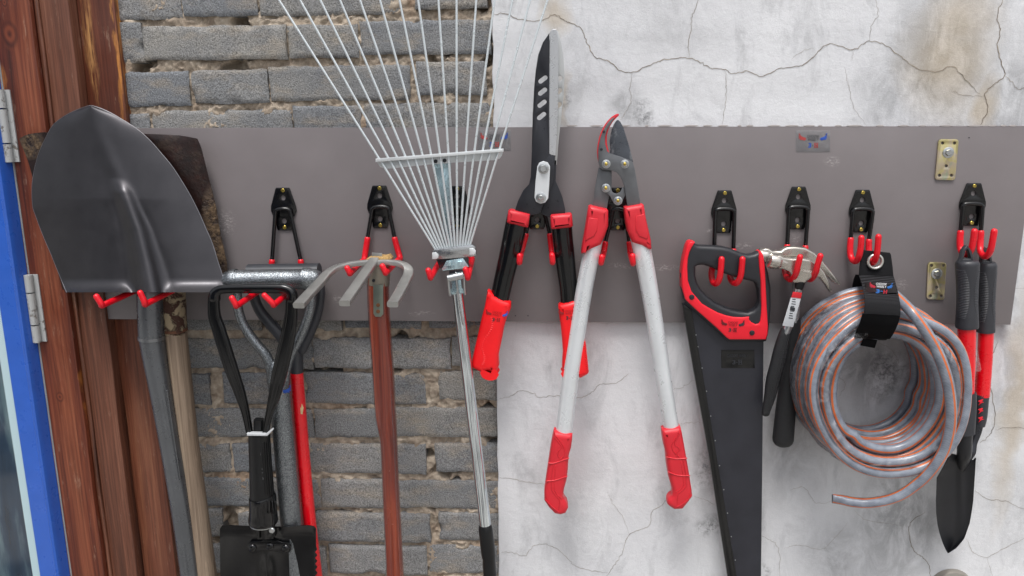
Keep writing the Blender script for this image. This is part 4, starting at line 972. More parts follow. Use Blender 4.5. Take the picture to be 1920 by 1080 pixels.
    s = MB(); s.tpx([(910, 988, .067, 25), (911, 996, .067, 27), (916, 1040, .066, 27), (917, 1046, .066, 24.5), (919, 1080, .066, 25.5), (930, 1190, .064, 26)], 3, seg=24); s.obj('pole_grip', M['black_plastic'], t0)
rake()

# ---- hedge shears
def shears():
    t0 = thing('hedge_shears', 'long bladed hedge shears with black tubes and bright red grips', 'shears', P(1014, 400, .05)); d = .050
    back = [(1046, 58), (1052, 79), (1057, 110), (1058.6, 146), (1057, 181), (1053, 216), (1048, 258), (1044, 309), (1041.7, 339), (1048, 353), (1055, 371), (1059.6, 392), (1060.5, 405), (1030, 407), (1014.6, 400), (1005, 360), (1012, 300), (1020, 200), (1026, 100), (1040, 56)]
    slots = lambda pts: [[(x+a*math.cos(R(-38))-b_*math.sin(R(-38)), y+a*math.sin(R(-38))+b_*math.cos(R(-38))) for a, b_ in [(5.6+4.2*math.cos(R(t)), 4.2*math.sin(R(t))) for t in range(-90, 91, 30)]+[(-5.6+4.2*math.cos(R(t)), 4.2*math.sin(R(t))) for t in range(90, 271, 30)]] for x, y in pts]
    bs = paint('blade_light', '#b9bbbb', .35, .5, .08, .1, scuff='#84827c', scs=50, scr=(.7, .8))
    MB().flat([[p for p in back[:8]]+[(1036, 312), (1030, 250), (1032, 120), (1038, 57)]]+slots([(1046, 150), (1045.5, 173), (1045, 199)]), d-.006, .003, .0006).obj('blade', bs, t0, smooth=25)
    MB().flat([(1044, 300), (1041.7, 339), (1048, 353), (1055, 371), (1059.6, 392), (1060.5, 406), (1030, 408), (1014.6, 401), (1006, 360), (1020, 300)], d-.006, .0035, .0006).obj('blade_tang', M['black_steel'], t0)
    left = [(1030, 61), (1028.5, 64), (1018, 79), (1009, 103), (1004.5, 131.5), (1001.5, 163), (998.7, 216), (997, 286), (995, 332), (992, 345), (981, 357), (970.6, 378), (965, 396), (968, 400), (994, 404), (1008, 401), (1013, 399), (1020, 380), (1038, 340), (1041, 292), (1034, 290), (1029.5, 289), (1029.8, 180), (1030.5, 80)]
    MB().flat([left]+slots([(1018, 149), (1017.3, 171.7), (1016.3, 194.5), (1015.4, 217.5)]), d, .004, .0009).obj('blade', M['black_steel'], t0, smooth=25)
    MB().flat([(1031, 60), (1036, 54), (1043, 55), (1046.5, 68), (1047.5, 110), (1046.5, 200), (1043.5, 270), (1042, 292), (1034, 291), (1029.8, 288.5), (1030, 180), (1030.6, 80)], d+.0004, .0028, .0010).obj('cutting_edge', paint('honed_edge', '#b9bbbe', .3, .5, .03, .02, scuff='#9f9d98', scr=(.8, .88)), t0, smooth=20)
    MB().flat([(1007.5, 312), (1011, 305), (1019, 302), (1027, 304.5), (1031.5, 312), (1030, 345), (1028, 372), (1022, 380), (1013, 382), (1005, 378), (1002, 370), (1004, 340)], d+.0035, .0028, .0008).obj('pivot_plate', M['alu_paint'], t0, smooth=20)
    MB().bolt(1019, 316, d+.0035, 10, hexa=False, th=.0014).bolt(1019, 316, d+.005, 7.6, hexa=True, th=.005).obj('pivot_bolt', M['steel'], t0)
    MB().bolt(1014, 370.5, d+.0035, 9.6, th=.0016).bolt(1014, 370.5, d+.0048, 5, th=.002, slot=True).obj('pivot_screw', M['steel'], t0)
    def handle(side):
        if side < 0:
            c = [(952.6, 396), (957, 393.5), (993.5, 402.5), (990, 427), (987, 427.5), (951, 419), (949.8, 416)]; tub = [(971.5, 405, d-.008, 41), (966, 430, d-.008, 41), (955, 480, d-.008, 38.5), (945.5, 520, d-.008, 36.5), (936, 563, d-.008, 35)]
            g = [(913.5, 546), (917, 546), (926, 555), (940, 563), (953, 566.5), (957.5, 569), (957.5, 580), (950, 597), (945, 615), (939.4, 645), (934.5, 668), (935.5, 687), (931, 697), (926.4, 710.5), (920, 709), (908, 704), (895, 697), (883, 690.5), (883, 682), (888, 660), (896, 626), (903, 595), (908, 577), (911, 560)]
            hole = [(917.7+7.5*math.cos(R(t)), 701+3.6*math.sin(R(t))+.15*7.5*math.cos(R(t))) for t in range(0, 360, 30)]
            ribs = [(lambda y, k: ((911-(y-600)*.235, y), (921-(y-600)*.23+6*math.sin(k*.35), y+1.5)))(595+3.6*k, k) for k in range(25)]
            lab = (931, 593, 3)
        else:
            c = [(1032, 406), (1034, 403.5), (1070, 401), (1072.5, 403), (1074.5, 424), (1072, 427), (1035, 431), (1033, 428)]; tub = [(1052.5, 410, d-.010, 39), (1054.5, 440, d-.010, 38.5), (1060, 490, d-.010, 37), (1066, 540, d-.010, 34), (1068, 575, d-.010, 33.5)]
            g = [(1046.5, 574), (1050, 571), (1065, 569), (1078, 564.5), (1082, 566), (1085, 580), (1090, 605), (1096, 630), (1100, 655), (1104.6, 700), (1102, 704), (1089, 711), (1075, 707), (1056, 701), (1053.5, 688), (1055.4, 661), (1053.5, 635), (1051, 610), (1048, 590)]
            hole = [(1069+7*math.cos(R(t)), 701+3*math.sin(R(t))) for t in range(0, 360, 30)]
            ribs = [((1089+(y-640)*.16, y), (1097.5+(y-640)*.09, y-.5)) for y in [642+3.4*k for k in range(16)]]
            lab = (1068, 590, -4)
        b = MB().tpx(tub, 5, seg=28, sq=2.3, depth=.72, cap='flat'); r = [p for p in tub]
        for o in (-.30, -.05, .22): b.tpx([(x+o*w_, y, z+.0118, 2.6) for x, y, z, w_ in tub[:]], 4, seg=6)
        b.obj('handle_tube', M['black_gloss'], t0)
        MB().flat(c, d+.010, .032, .007, res=4).obj('collar', M['lopper_red'], t0, smooth=60)
        gp = MB(); gp.flat([g, hole], d+.009, .028, .009, res=5)
        for a, e in ribs: gp.tpx([(a[0], a[1], d+.0068, 1.5), (e[0], e[1], d+.0090, 1.5)], 1, seg=6)
        o = gp.obj('grip', M['red_bright'], t0, smooth=60)
        ink = paint('dark_red_print', '#8f1016', .5)
        sticker(t0, lab[0], lab[1], .78, d+.0088, -lab[2]*3 if side < 0 else 3, film=False, colours=[ink, M['ink'], M['ink'], ink, ink, M['ink_blue']], size=(46, 36))
    handle(-1); handle(1)
shears()

# ---- loppers
def loppers():
    t0 = thing('loppers', 'long armed bypass loppers with white aluminium tubes and red moulded grips', 'loppers', P(1153, 345, .06)); d = .060
    BS = paint('lopper_steel', '#66686b', .38, .5, .22, .1, scuff='#8c8d8d', scr=(.7, .8)); BL = paint('blade_coated', '#50545b', .3, .5, .2, .08, scuff='#85888c', scs=22, scr=(.52, .6))
    # rear link parts
    MB().flat([(1122.5, 314), (1147, 318), (1147, 356), (1141, 374), (1137.6, 393), (1110.5, 389), (1116, 350)], d-.010, .005, .0008).obj('arm_bar', BS, t0, smooth=25)
    MB().flat([(1156, 226), (1159, 224.5), (1163, 228), (1169, 239), (1175, 259), (1181, 278), (1187, 303), (1180, 325), (1150, 318), (1140, 300), (1144.5, 280), (1143, 262), (1147, 243), (1151, 233)], d-.006, .004, .0008).obj('blade', BL, t0, smooth=25)
    jaw_out = [(1159.5, 213), (1155, 214), (1147, 219), (1140, 226), (1134, 234), (1129, 243), (1124, 256), (1121, 270), (1119.6, 283), (1120.5, 296)]
    jaw_in = [(1143.5, 289), (1141, 283), (1138, 268), (1138, 254), (1142, 240), (1150, 227), (1157, 220), (1161, 216)]
    MB().flat(jaw_out+[(1122, 304), (1143, 302)]+jaw_in, d-.0015, .006, .0012).obj('hook_jaw_edge', M['lopper_red'], t0, smooth=25)
    MB().flat([(1153, 219.5), (1148, 221.5), (1141, 228.5), (1135, 237), (1130, 247), (1126, 258), (1123, 271), (1121.5, 283), (1122, 303.7), (1124, 312), (1129, 318), (1142, 319.5), (1150, 320.5), (1157, 324), (1163, 331), (1168, 341), (1171, 352), (1177, 389), (1201.5, 384), (1195, 346), (1190.5, 318.5), (1186.5, 304), (1180, 300), (1162, 293), (1145.5, 288.5), (1139, 284), (1135, 270), (1134.5, 257), (1138, 244), (1145, 232)], d+.002, .0045, .0008).obj('jaw_bar', BS, t0, smooth=25)
    MB().flat([(1128, 352), (1131, 346), (1138, 344.5), (1144, 350), (1149, 361), (1156, 363.5), (1163, 360), (1168, 350), (1171, 352), (1172.5, 366), (1168, 375), (1166, 382), (1160, 385.5), (1152, 383), (1148, 376), (1144, 368), (1136, 361), (1130, 358)], d-.002, .004, .0008).obj('link', BS, t0, smooth=25)
    for x, y, dd in ((1136.5, 307.5, d+.002), (1171.5, 307.5, d+.002), (1136, 352.6, d-.002), (1158.7, 376.3, d-.002)):
        MB().bolt(x, y, dd, 8.2, th=.0012).bolt(x, y, dd+.0010, 6.6, hexa=True, th=.004).obj('nut', M['steel'], t0); c = P(x, y, dd+.0045); MB().ball(c, .0032, (1, .7, 1), 7).obj('bolt_end', M['brass'], t0)
    for x, y in ((1132, 247), (1127.5, 280)): MB().bolt(x, y, d+.002, 2.6, th=.001).obj('rivet', M['black_steel'], t0)
    def arm(side):
        if side < 0:
            col = [(1104.5, 388), (1108, 386.5), (1139, 393), (1141, 396), (1141, 425), (1135, 442), (1127, 459.5), (1110, 467), (1091, 477.5), (1090, 474), (1092.6, 457), (1098, 428), (1101.5, 405)]
            inner = [(1104, 408), (1121, 410), (1120, 432), (1114, 443), (1097, 452), (1100, 430)]
            tub = [(1119, 425, d-.006, 32), (1110, 470, d-.006, 32), (1096, 540, d-.006, 31.5), (1080, 640, d-.006, 31), (1067, 730, d-.006, 31), (1056, 822, d-.006, 31)]
            g = [(1038.7, 811), (1042, 811.5), (1070, 815.5), (1073.5, 817.5), (1073, 828), (1071, 842), (1067, 856), (1066, 868), (1065, 882), (1063.6, 898.5), (1061, 909), (1058, 919), (1056, 933), (1059, 940), (1063.5, 946), (1065.6, 955), (1061, 964.7), (1051, 967.8), (1040, 965.5), (1029, 954), (1020.4, 941), (1020.4, 923), (1026.5, 882), (1032.6, 841), (1035.5, 825)]
            seams = [[(1029, 868), (1040, 868), (1066, 859)], [(1024.6, 902), (1042, 900), (1063, 893)]]
            pat = [[(1040, 820), (1052, 836), (1050, 842), (1045, 852), (1050, 860), (1044, 868), (1037, 872), (1034, 918), (1049, 936), (1047, 954)], [(1042, 817), (1055, 834), (1060, 850), (1054, 858), (1046, 866)], [(1042, 873), (1039, 918), (1053, 934)], [(1022, 936), (1034, 949), (1048, 960)]]
        else:
            col = [(1171, 390), (1175, 388), (1204, 383), (1208, 385), (1212, 410), (1217, 432), (1221.5, 452), (1222.5, 468), (1219, 469), (1203, 461), (1186, 455), (1177, 434), (1173, 412)]
            inner = [(1192, 405), (1208, 401), (1216, 440), (1214, 449), (1198, 443), (1192, 432)]
            tub = [(1193, 425, d-.006, 32), (1204, 470, d-.006, 34), (1219, 550, d-.006, 32.5), (1235, 650, d-.006, 30.5), (1247, 730, d-.006, 29.5), (1261, 815, d-.006, 28.5)]
            g = [(1242.2, 809), (1246, 807.5), (1273, 803.5), (1277.5, 804.5), (1280, 815), (1287, 853.7), (1293.3, 890.4), (1298.4, 923), (1299, 934), (1290, 946), (1281, 956.8), (1265, 957.8), (1256, 952), (1252, 948), (1253, 940), (1256, 936), (1262, 931), (1260.7, 917), (1256, 903), (1253.6, 890), (1250.5, 870), (1249.3, 852), (1245, 835), (1243, 822)]
            seams = [[(1250, 857), (1268, 860), (1287.5, 859)], [(1253.5, 885), (1270, 891), (1293, 892)]]
            pat = [[(1275, 812), (1265, 830), (1268, 836), (1275, 843), (1268, 850), (1276, 859), (1282, 866), (1287, 910), (1272, 925), (1270, 945)], [(1271, 814), (1259, 836), (1266, 850), (1270, 858)], [(1277, 866), (1282, 908), (1268, 922)], [(1297, 928), (1284, 942), (1270, 950)]]
        MB().tpx(tub, 5, seg=32, depth=.85).obj('tube', M['alu_paint'], t0)
        cb = MB(); cb.flat(col, d+.012, .036, .008, res=4); cb.flat(inner, d+.0135, .006, .0015, res=2); cb.obj('collar', M['lopper_red'], t0, smooth=60)
        gp = MB(); gp.flat(g, d+.012, .034, .009, res=5)
        for sm in seams: gp.tpx([(x, y, d+.0121, 2.4) for x, y in sm], 4, seg=6)
        for pt_ in pat: gp.tpx([(x, y, d+.0121, 1.8) for x, y in pt_], 2, seg=6)
        gp.obj('grip', M['lopper_red'], t0, smooth=60)
    arm(-1); arm(1)
loppers()

# ---- hand saw
def saw():
    t0 = thing('hand_saw', 'large handsaw with dark blade and red and black D handle', 'saw', P(1370, 600, .045)); d = .046
    out = [(1296.7, 453.5), (1303, 455), (1306, 459.5), (1312, 461), (1336, 462), (1355, 463.5), (1370, 467), (1385, 473), (1395, 477), (1405, 479), (1415, 477), (1423, 473), (1428, 472.5), (1433, 480), (1437, 497), (1442, 513), (1446.5, 540), (1447, 573), (1444.5, 605), (1441.7, 627), (1438, 641), (1434, 642), (1367, 641.5), (1360, 636), (1303, 584), (1283, 564), (1279, 545), (1278, 515), (1281.5, 487), (1287, 465), (1291, 456)]
    hole = [(1305, 501), (1310, 498), (1320, 497.5), (1333, 502), (1345, 507.5), (1360, 514), (1376.7, 520), (1390, 524), (1403, 526.5), (1413, 529), (1418, 533), (1423, 546), (1424, 565), (1421, 575), (1413, 583), (1403, 587), (1388, 585), (1373, 582), (1355, 575), (1340, 567), (1326, 556), (1315, 544), (1308, 532), (1305, 518)]
    red = [(1296.7, 453), (1303.5, 454.5), (1298, 463), (1293, 473), (1290, 485), (1289, 500), (1290, 526.7), (1296.7, 546.7), (1316.7, 570), (1332, 579), (1346.7, 586.7), (1362, 592), (1376.7, 595), (1392, 595.5), (1405, 594), (1405, 600), (1409, 604.5), (1417, 608.5), (1423, 607), (1426, 602), (1427.5, 588), (1428, 573), (1426.7, 526.7), (1424, 500), (1423, 483), (1424, 474), (1428, 472), (1432, 480), (1434.5, 500), (1436, 527), (1438, 575), (1440.5, 612), (1440, 626), (1436.5, 637), (1368, 637), (1362, 633), (1345, 616), (1303, 579), (1285, 561.5), (1279, 540), (1278.5, 513), (1282, 487), (1288, 463), (1292, 455)]
    MB().flat([(1278, 568), (1290, 566), (1440, 628), (1431.7, 641.7), (1429.5, 860), (1427, 1080), (1426, 1230), (1392, 1230), (1366, 1080), (1330, 855), (1296, 660), (1284, 588)], d-.008, .0016, .0004).obj('blade', M['saw_blade'], t0, smooth=20)
    g = MB(); g.flat([(1280, 570), (1285, 572), (1297, 581), (1302, 612), (1318, 702), (1346, 868), (1381.5, 1080), (1407, 1230), (1390, 1230), (1364, 1080), (1329, 852), (1300, 692), (1283, 592)], d-.0045, .009, .0015).obj('tooth_guard', M['black_gloss'], t0, smooth=25)
    st = [(1306, 628), (1310, 650), (1317.5, 690), (1325.7, 733.4), (1333.5, 780), (1342, 826), (1350, 873), (1358, 918), (1365, 962), (1372, 1006), (1379.6, 1050)]
    for x, y in st: MB().bolt(x-1, y, d-.0042, 1.1, th=.0008).obj('guard_stud', M['steel'], t0)
    MB().flat([out, hole], d+.006, .026, .007, res=4).obj('handle', M['saw_black'], t0, smooth=60)
    MB().flat(red, d+.0085, .030, .0022, res=2).obj('handle_trim', M['red_plastic'], t0, smooth=45)
    for x, y in ((1297, 557), (1410, 624)): MB().bolt(x, y, d+.0088, 5, th=.0012).bolt(x, y, d+.0095, 3.3, hexa=True, th=.002).obj('bolt', M['black_steel'], t0)
    ink = paint('dark_print', '#5a0c14', .5)
    sticker(t0, 1374, 612, .82, d+.0085, -4, film=False, colours=[ink, M['ink'], M['ink'], ink, ink, M['ink']])
    MB().flat([(1352, 656), (1414.5, 656), (1415, 690), (1352.5, 690)], d-.0074, .0004, .0001).obj('sticker', M['black_gloss'], t0)
    l = MB(); l.text('CHOOSE WISELY', 1383, 667, d-.0068, 6, 40); glyph3H(l, 1383, 679, 9, d-.0068); l.obj('lettering', [M['ink']]*4, t0)
M['saw_black'] = paint('saw_black', '#202126', .45, 0, .2, .2, 500, scuff='#55565c', scr=(.7, .8))
M['saw_blade'] = paint('saw_blade', '#2c2d34', .42, .2, .14, .05, scuff='#70727a', scs=60, scr=(.75, .82))
saw()

# ---- claw hammers
polished = paint('polished_head', '#b8b3ab', .24, .85, .06, .05, 140, scuff='#7d766d', scs=60, scr=(.72, .84))
def hammer(label, head, neck, chrome, grip, d, cat='hammer', face=None, mark=None, lab=None, collar=None):
    t0 = thing('claw_hammer', label, cat, P(chrome[0][0], chrome[0][1], d), 'claw hammers on one hook')
    h = MB(); h.flat(head, d+.009, .018, .0036, res=4)
    if face: h.tpx(face, 4, seg=24, cap='flat')
    h.obj('head', polished, t0, smooth=60)
    MB().tpx(chrome, 4, seg=20).obj('shank', M['steel'], t0)
    if collar: MB().tpx(collar, 3, seg=20, sq=2.6).obj('collar', M['black_plastic'], t0)
    g = MB().tpx(grip, 6, seg=24, depth=.8, sq=2.4)
    rs = random.Random(2)
    if lab:      # pimpled rubber
        q = catmull(grip, 14)
        for k, a in enumerate(q[8:-6:2]):
            for o in (-.26, -.09, .09, .26): c = P(a[0]+o*a[3]+(k % 2)*1.5, a[1], a[2]); rr = a[3]/2*mpp(a[0], a[1], a[2])*.8; c.y -= rr*math.sqrt(max(0, 1-(2*o)**2))*.98; g.ball(c, .0013, n=4)
    g.obj('grip', M['hammer_rubber'], t0, smooth=50)
    if mark: l = MB(); l.text('FORGED', mark[0], mark[1], d+.0112, 4, 20, -10); l.obj('lettering', paint('etched', '#d8d4ce', .5), t0)
    if lab:
        b = MB()
        for (q, mi) in ((lab[0], 0), (lab[1], 1), (lab[2], 2)): b.flat(q, d+.0105, .0008, .0002, mi=mi)
        for k in range(9): b.flat([(1485-k*.9+1, 560+k*4.4), (1492-k*.9+(k % 3), 561+k*4.4), (1491.6-k*.9+(k % 3), 562.6+k*4.4), (1484.6-k*.9+1, 561.6+k*4.4)], d+.0108, .0004, .0001, mi=3)
        b.flat([(1482, 575), (1491, 577), (1490, 583), (1481, 581)], d+.0109, .0004, .0001, mi=3)
        b.obj('paper_label', [M['label_red'], M['label_grey'], M['label_grey'], M['ink']], t0)
M['hammer_rubber'] = paint('hammer_rubber', '#17181b', .55, 0, .2, .3, 500)
M['label_red'] = paint('label_red', '#c4202a', .45); M['label_grey'] = paint('label_grey', '#b9bcc0', .5, 0, .04)
hammer('rear claw hammer with a plain black handle ending lower, half behind the hose coil',
       [(1428, 468), (1441, 466), (1449, 471), (1465, 471), (1472, 465.5), (1480, 463.5), (1492, 463), (1511, 465), (1528, 474), (1542, 488), (1559, 508.5), (1577, 532.5), (1576.5, 537), (1564, 531), (1550, 517), (1532, 500), (1510, 490), (1500, 520), (1485, 520), (1478, 495), (1460, 487), (1447, 493), (1430, 490)],
       None, [(1494, 505, .032, 16), (1492, 570, .030, 16), (1488, 630, .028, 16)], [(1490, 600, .028, 22), (1485, 650, .027, 28), (1479, 710, .026, 33), (1473, 770, .025, 37), (1469, 815, .025, 39), (1468, 824, .025, 39)], .036,
       face=[(1421, 479, .036, 27), (1428, 480, .036, 28), (1437, 481, .036, 28), (1442, 482, .036, 23), (1452, 483, .036, 20)])
hammer('claw hammer in front with a chrome neck, paper label and dimpled black rubber grip',
       [(1452, 480), (1463, 479), (1470, 483), (1489, 486), (1500, 484.5), (1518, 487), (1535, 496), (1547, 511), (1555.6, 530), (1561, 547), (1559.5, 549.5), (1556, 546), (1548, 533), (1537.6, 521), (1525.5, 519), (1516, 526), (1509, 532), (1488, 530), (1486, 518), (1480, 509), (1468, 505), (1454, 503)],
       None, [(1498, 525, .062, 16), (1496, 545, .062, 15), (1488, 580, .062, 15), (1480, 605, .062, 16), (1472, 625, .062, 17)], [(1472, 620, .062, 18), (1470, 630, .062, 22), (1464, 655, .062, 26), (1457, 685, .062, 27), (1449, 715, .062, 26), (1443, 745, .062, 21), (1437, 768, .062, 16), (1435.5, 775, .062, 15)], .062,
       face=[(1443, 488, .062, 27), (1447, 489, .062, 29), (1458, 491, .062, 29), (1464, 492, .062, 24), (1474, 494, .062, 21)], mark=(1512, 508),
       lab=([(1487, 547), (1504, 549), (1501.5, 560), (1483.5, 558)], [(1483, 558), (1501.5, 560), (1487, 613.5), (1467, 610.5)], [(1484, 557.5), (1501, 559.7), (1500.6, 561), (1483.6, 559)]), collar=[(1500, 528, .062, 20), (1498, 538, .062, 17)])

# ---- two red handled hand tools on the last hook
def long_grip(x0, y0, x1, y1, w, d, t0):
    g = MB(); cx = (x0+x1)/2
    g.flat([[(x0-w*.30, y0-4), (x0-w*.16, y0-22), (x0, y0-27), (x0+w*.16, y0-22), (x0+w*.30, y0-4), (x0+w*.42, y0+6), (x0-w*.42, y0+6)], [(x0-w*.14, y0-3), (x0-w*.09, y0-15), (x0, y0-20), (x0+w*.09, y0-15), (x0+w*.14, y0-3)]], d+.006, .012, .004, res=3)
    L = y1-y0; tab = [(0, .82), (.04, .97), (.12, .98), (.35, .90), (.6, .86), (.85, .92), (.97, .95), (1, .93)]
    g.tpx([(x0+(x1-x0)*t, y0+L*t, d, w*k) for t, k in tab], 5, seg=30, sq=2.3, cap='flat')
    for k in range(30):       # finger ribs at both edges, leaving the waisted smooth centre
        t = .14+.70*k/29; ww = w*interp(tab, t); x = x0+(x1-x0)*t; y = y0+L*t; r = ww/2*mpp(x, y, d); e = abs(t-.49)/.35; a0 = R(38+ -22*(1-e*e)*1.0)
        for sg in (-1, 1):
            pts = []
            for q in range(7):
                th = a0+(R(88)-a0)*q/6; p = P(x, y, d)+Vector((sg*r*1.0*math.sin(th), -r*1.0*math.cos(th), 0)); pts.append(p)
            g.tube(pts, .0013, seg=6)
    g.obj('grip', M['grip_dark'], t0, smooth=45)
M['grip_dark'] = paint('grip_dark', '#303136', .48, 0, .12, .1, 400)
def trowel():
    t0 = thing('hand_trowel', 'long handled trowel with red tube and black pointed blade beside the hose coil', 'trowel', P(1812, 480, .045)); d = .048
    long_grip(1814, 500-12, 1813, 614, 41, d, t0)
    MB().tpx([(1812.5, 608, d, 32), (1812, 680, d, 31), (1810, 752, d, 30)], 4, seg=26, cap='flat').obj('tube', M['red_tube'], t0)
    s = MB(); s.tpx([(1811.5, 735, d, 33), (1811, 770, d, 33), (1810, 806, d, 31), (1810, 812, d, 31)], 4, seg=22, sq=2.8, cap='flat'); s.obj('socket', M['grip_dark'], t0)
    b = MB(); b.tpx([(1810, 808, d, 27), (1809, 826, d, 26), (1808, 850, d-.002, 26), (1805, 866, d-.010, 22), (1802, 885, d-.020, 12)], 4, seg=18)
    L = [(846, 1784), (852, 1783), (858, 1776), (876, 1768), (897, 1757), (940, 1755.5), (962, 1756), (985, 1758.5), (1000, 1762), (1017, 1767.5), (1030, 1773), (1037, 1777)]
    Rr = [(846, 1830), (856, 1831), (864, 1829.5), (883, 1828.5), (939, 1825), (960, 1822), (982, 1818), (1010, 1808), (1020, 1800), (1028, 1793), (1037, 1779)]
    tp = [(1755, 900), (1768, 878), (1782, 850), (1790, 852), (1800, 854), (1812, 854), (1820, 858), (1824, 865), (1829.5, 858), (1832, 862)]
    rows = []
    for i in range(45):
        v = i/44; row = []
        for j in range(33):
            u = j/32; y_ = 850+187*v; x = interp(L, y_)*(1-u)+interp(Rr, y_)*u; y = max(y_, interp(tp, x)); uu = 2*u-1
            row.append(P(x, y, d-.012+.012*uu*uu-.008*v+.004*math.exp(-((x-1802)/7)**2)*(1-v)))
        rows.append(row)
    b.sheet(rows, .0018); b.obj('blade', M['trowel_black'], t0, smooth=60)
M['trowel_black'] = paint('trowel_black', '#1d1e22', .38, .1, .15, .06, scuff='#606167', scr=(.77, .85))
trowel()
def weeder():
    t0 = thing('hand_weeder', 'second red tubed garden tool behind the trowel, with a taped ribbed black neck', 'weeder', P(1850, 485, .025)); d = .024
    long_grip(1851, 500-8, 1848, 622, 33, d, t0)
    MB().tpx([(1849, 618, d, 27), (1846, 680, d, 27), (1841, 742, d, 27)], 4, seg=26, cap='flat').obj('tube', M['red_tube'], t0)
    s = MB(); s.tpx([(1842, 737, d, 27), (1840, 745, d, 26.5), (1838, 780, d, 24), (1836, 798, d, 20)], 4, seg=22, cap='flat')
    for k in range(9): s.tpx([(1829-k*.3, 744+k*5.6, d+.002, 4), (1829-k*.3, 747+k*5.6, d+.002, 4)], 1, seg=8)
    s.obj('neck', M['grip_dark'], t0)
    l = MB()
    for k in range(3):
        y = 752+k*16; 
        l.flat([(1834, y), (1839, y-2), (1845, y-4), (1841, y+1), (1846, y+2), (1840, y+4), (1835, y+8), (1838, y+3)], d+.0122-k*.0004, .0008, .0002)
    l.obj('slash_mark', M['red_plastic'], t0)
    b = MB(); b.tpx([(1834, 795, d, 17), (1832, 812, d+.001, 13), (1826, 830, d+.004, 11), (1822, 845, d+.008, 14), (1821, 852, d+.010, 12), (1820, 863, d+.012, 3)], 4, seg=12, sq=3); b.obj('claw', M['black_steel'], t0)
    MB().flat([(1831, 657), (1833, 658), (1840, 692), (1838, 697), (1830, 696)], d+.014, .0006, .0002).obj('clear_tag', M['clear'], t0)
weeder()

# ---- hose coil and strap
def hose():
    t0 = thing('garden_hose', 'coiled grey hose with orange stripes in loose clear wrapping, one cut end hanging free', 'hose', P(1640, 560, .08))
    rs = random.Random(21); K = 7; b = MB(); seg = 16
    strp = lambda k: 1 if k in (0, 5, 11) else 0
    for k in range(K):
        t = k/(K-1); d = .016+.112*t; cx = 1619+50*t; cy = 697+44*t
        for j in range(3):
            if k == K-1 and j == 0: continue
            rad = (103, 121, 140)[j]+rs.uniform(-3, 3); sx = rad*(1-.02*(k == 0)); sy = rad*1.035+(4 if j == 0 else 0)
            ph1, ph2, a1, a2 = rs.uniform(0, 6.3), rs.uniform(0, 6.3), rs.uniform(.8, 2.6), rs.uniform(.4, 1.6); dz = rs.uniform(-.003, .003)
            pts = []; n = 96
            for i in range(n):
                th = 2*math.pi*i/n; wob = a1*math.sin(2*th+ph1)+a2*math.sin(5*th+ph2)
                # kinks where the hose folds on the inside
                wob += (14 if j == 2 else 8 if j == 1 else 3)*t*math.exp(-((th-5.55)/.42)**2)
                if j == 0: wob -= 5*math.exp(-((th-2.25)/.10)**2)+ (5 if k < 3 else 0)*math.exp(-((th-.35)/.12)**2)
                top = math.exp(-((th-4.71)/.55)**2)        # squeezed by the strap at the top
                r_ = 1-.0*top
                X = cx+(sx+wob)*math.cos(th)*r_; Y = cy+(sy+wob)*math.sin(th)+top*(-3+(1-j)*3)
                dd = d*(1-.25*top)+.018*top*.6+dz+.004*math.sin(th+ph1)
                pts.append(P(X, Y, dd))
            b.tube(pts, .0088, seg=seg, closed=True, stripe=strp, phase=rs.uniform(0, 1.0))
    tail = [(1668, 545, .085), (1692, 567, .12), (1712, 588, .145), (1731, 614, .155), (1750, 645, .158), (1765, 678, .160), (1776, 712, .160), (1782, 750, .160), (1783, 785, .158), (1779, 815, .156), (1770, 845, .152), (1755, 870, .148), (1736, 893, .142), (1715, 911, .136), (1693, 926, .130), (1670, 935.5, .124), (1645, 941, .118), (1621, 943, .112), (1598, 941, .108), (1580, 937.5, .104), (1561, 935, .100)]
    q = catmull(tail, 7); P3 = [P(*a) for a in q]; n = len(P3)
    rr = [.0092]*n
    for i in range(10): rr[n-1-i] = (.0092*(1+.12*(1-i/10)), .0092*(1-.35*(1-i/10)))
    b.tube(P3, rr, seg=seg, stripe=strp, cap='flat', phase=.9)
    b.obj('hose_tube', [M['hose_gray'], M['hose_orange']], t0, smooth=60)
    MB().add([P(1561, 926.5, .1008), P(1561, 943.5, .1008), P(1559.6, 943, .0995), P(1559.6, 927, .0995)], [(0, 1, 2, 3)]).obj('cut_end', M['ink'], t0)
    # loose clear wrapping round the outer turns
    def wrap(th0, th1, w0, seed):
        vs = []; fs = []; nu, nv = 90, 16
        for i in range(nu+1):
            th = th0+(th1-th0)*i/nu
            for j in range(nv+1):
                ph = -math.pi*.62+math.pi*1.24*j/nv      # around the outside of the bundle
                t = .5+.56*math.sin(ph); o = 30*math.cos(ph)+121
                o += 2.2*noise.noise(Vector((i*.25, j*.8, seed)))+2.0*noise.noise(Vector((i*.9, j*.35, seed+4)))+4
                cx = 1619+50*t; cy = 697+44*t
                vs.append(P(cx+o*math.cos(th), cy+o*1.035*math.sin(th), .016+.112*t+(.012 if j > nv*.6 else 0)*math.cos(ph)*0+.010*math.sin(ph)))
        for i in range(nu):
            for j in range(nv): a = i*(nv+1)+j; fs.append((a, a+1, a+nv+2, a+nv+1))
        return vs, fs
    w_ = MB(); vs, fs = wrap(1.15, 4.35, 0, 3); w_.add(vs, fs); w_.obj('plastic_wrap', M['film'], t0, smooth=80)
    w_ = MB(); vs, fs = wrap(-1.2, .95, 0, 8); w_.add(vs, fs); w_.obj('plastic_wrap', M['film'], t0, smooth=80)
hose()
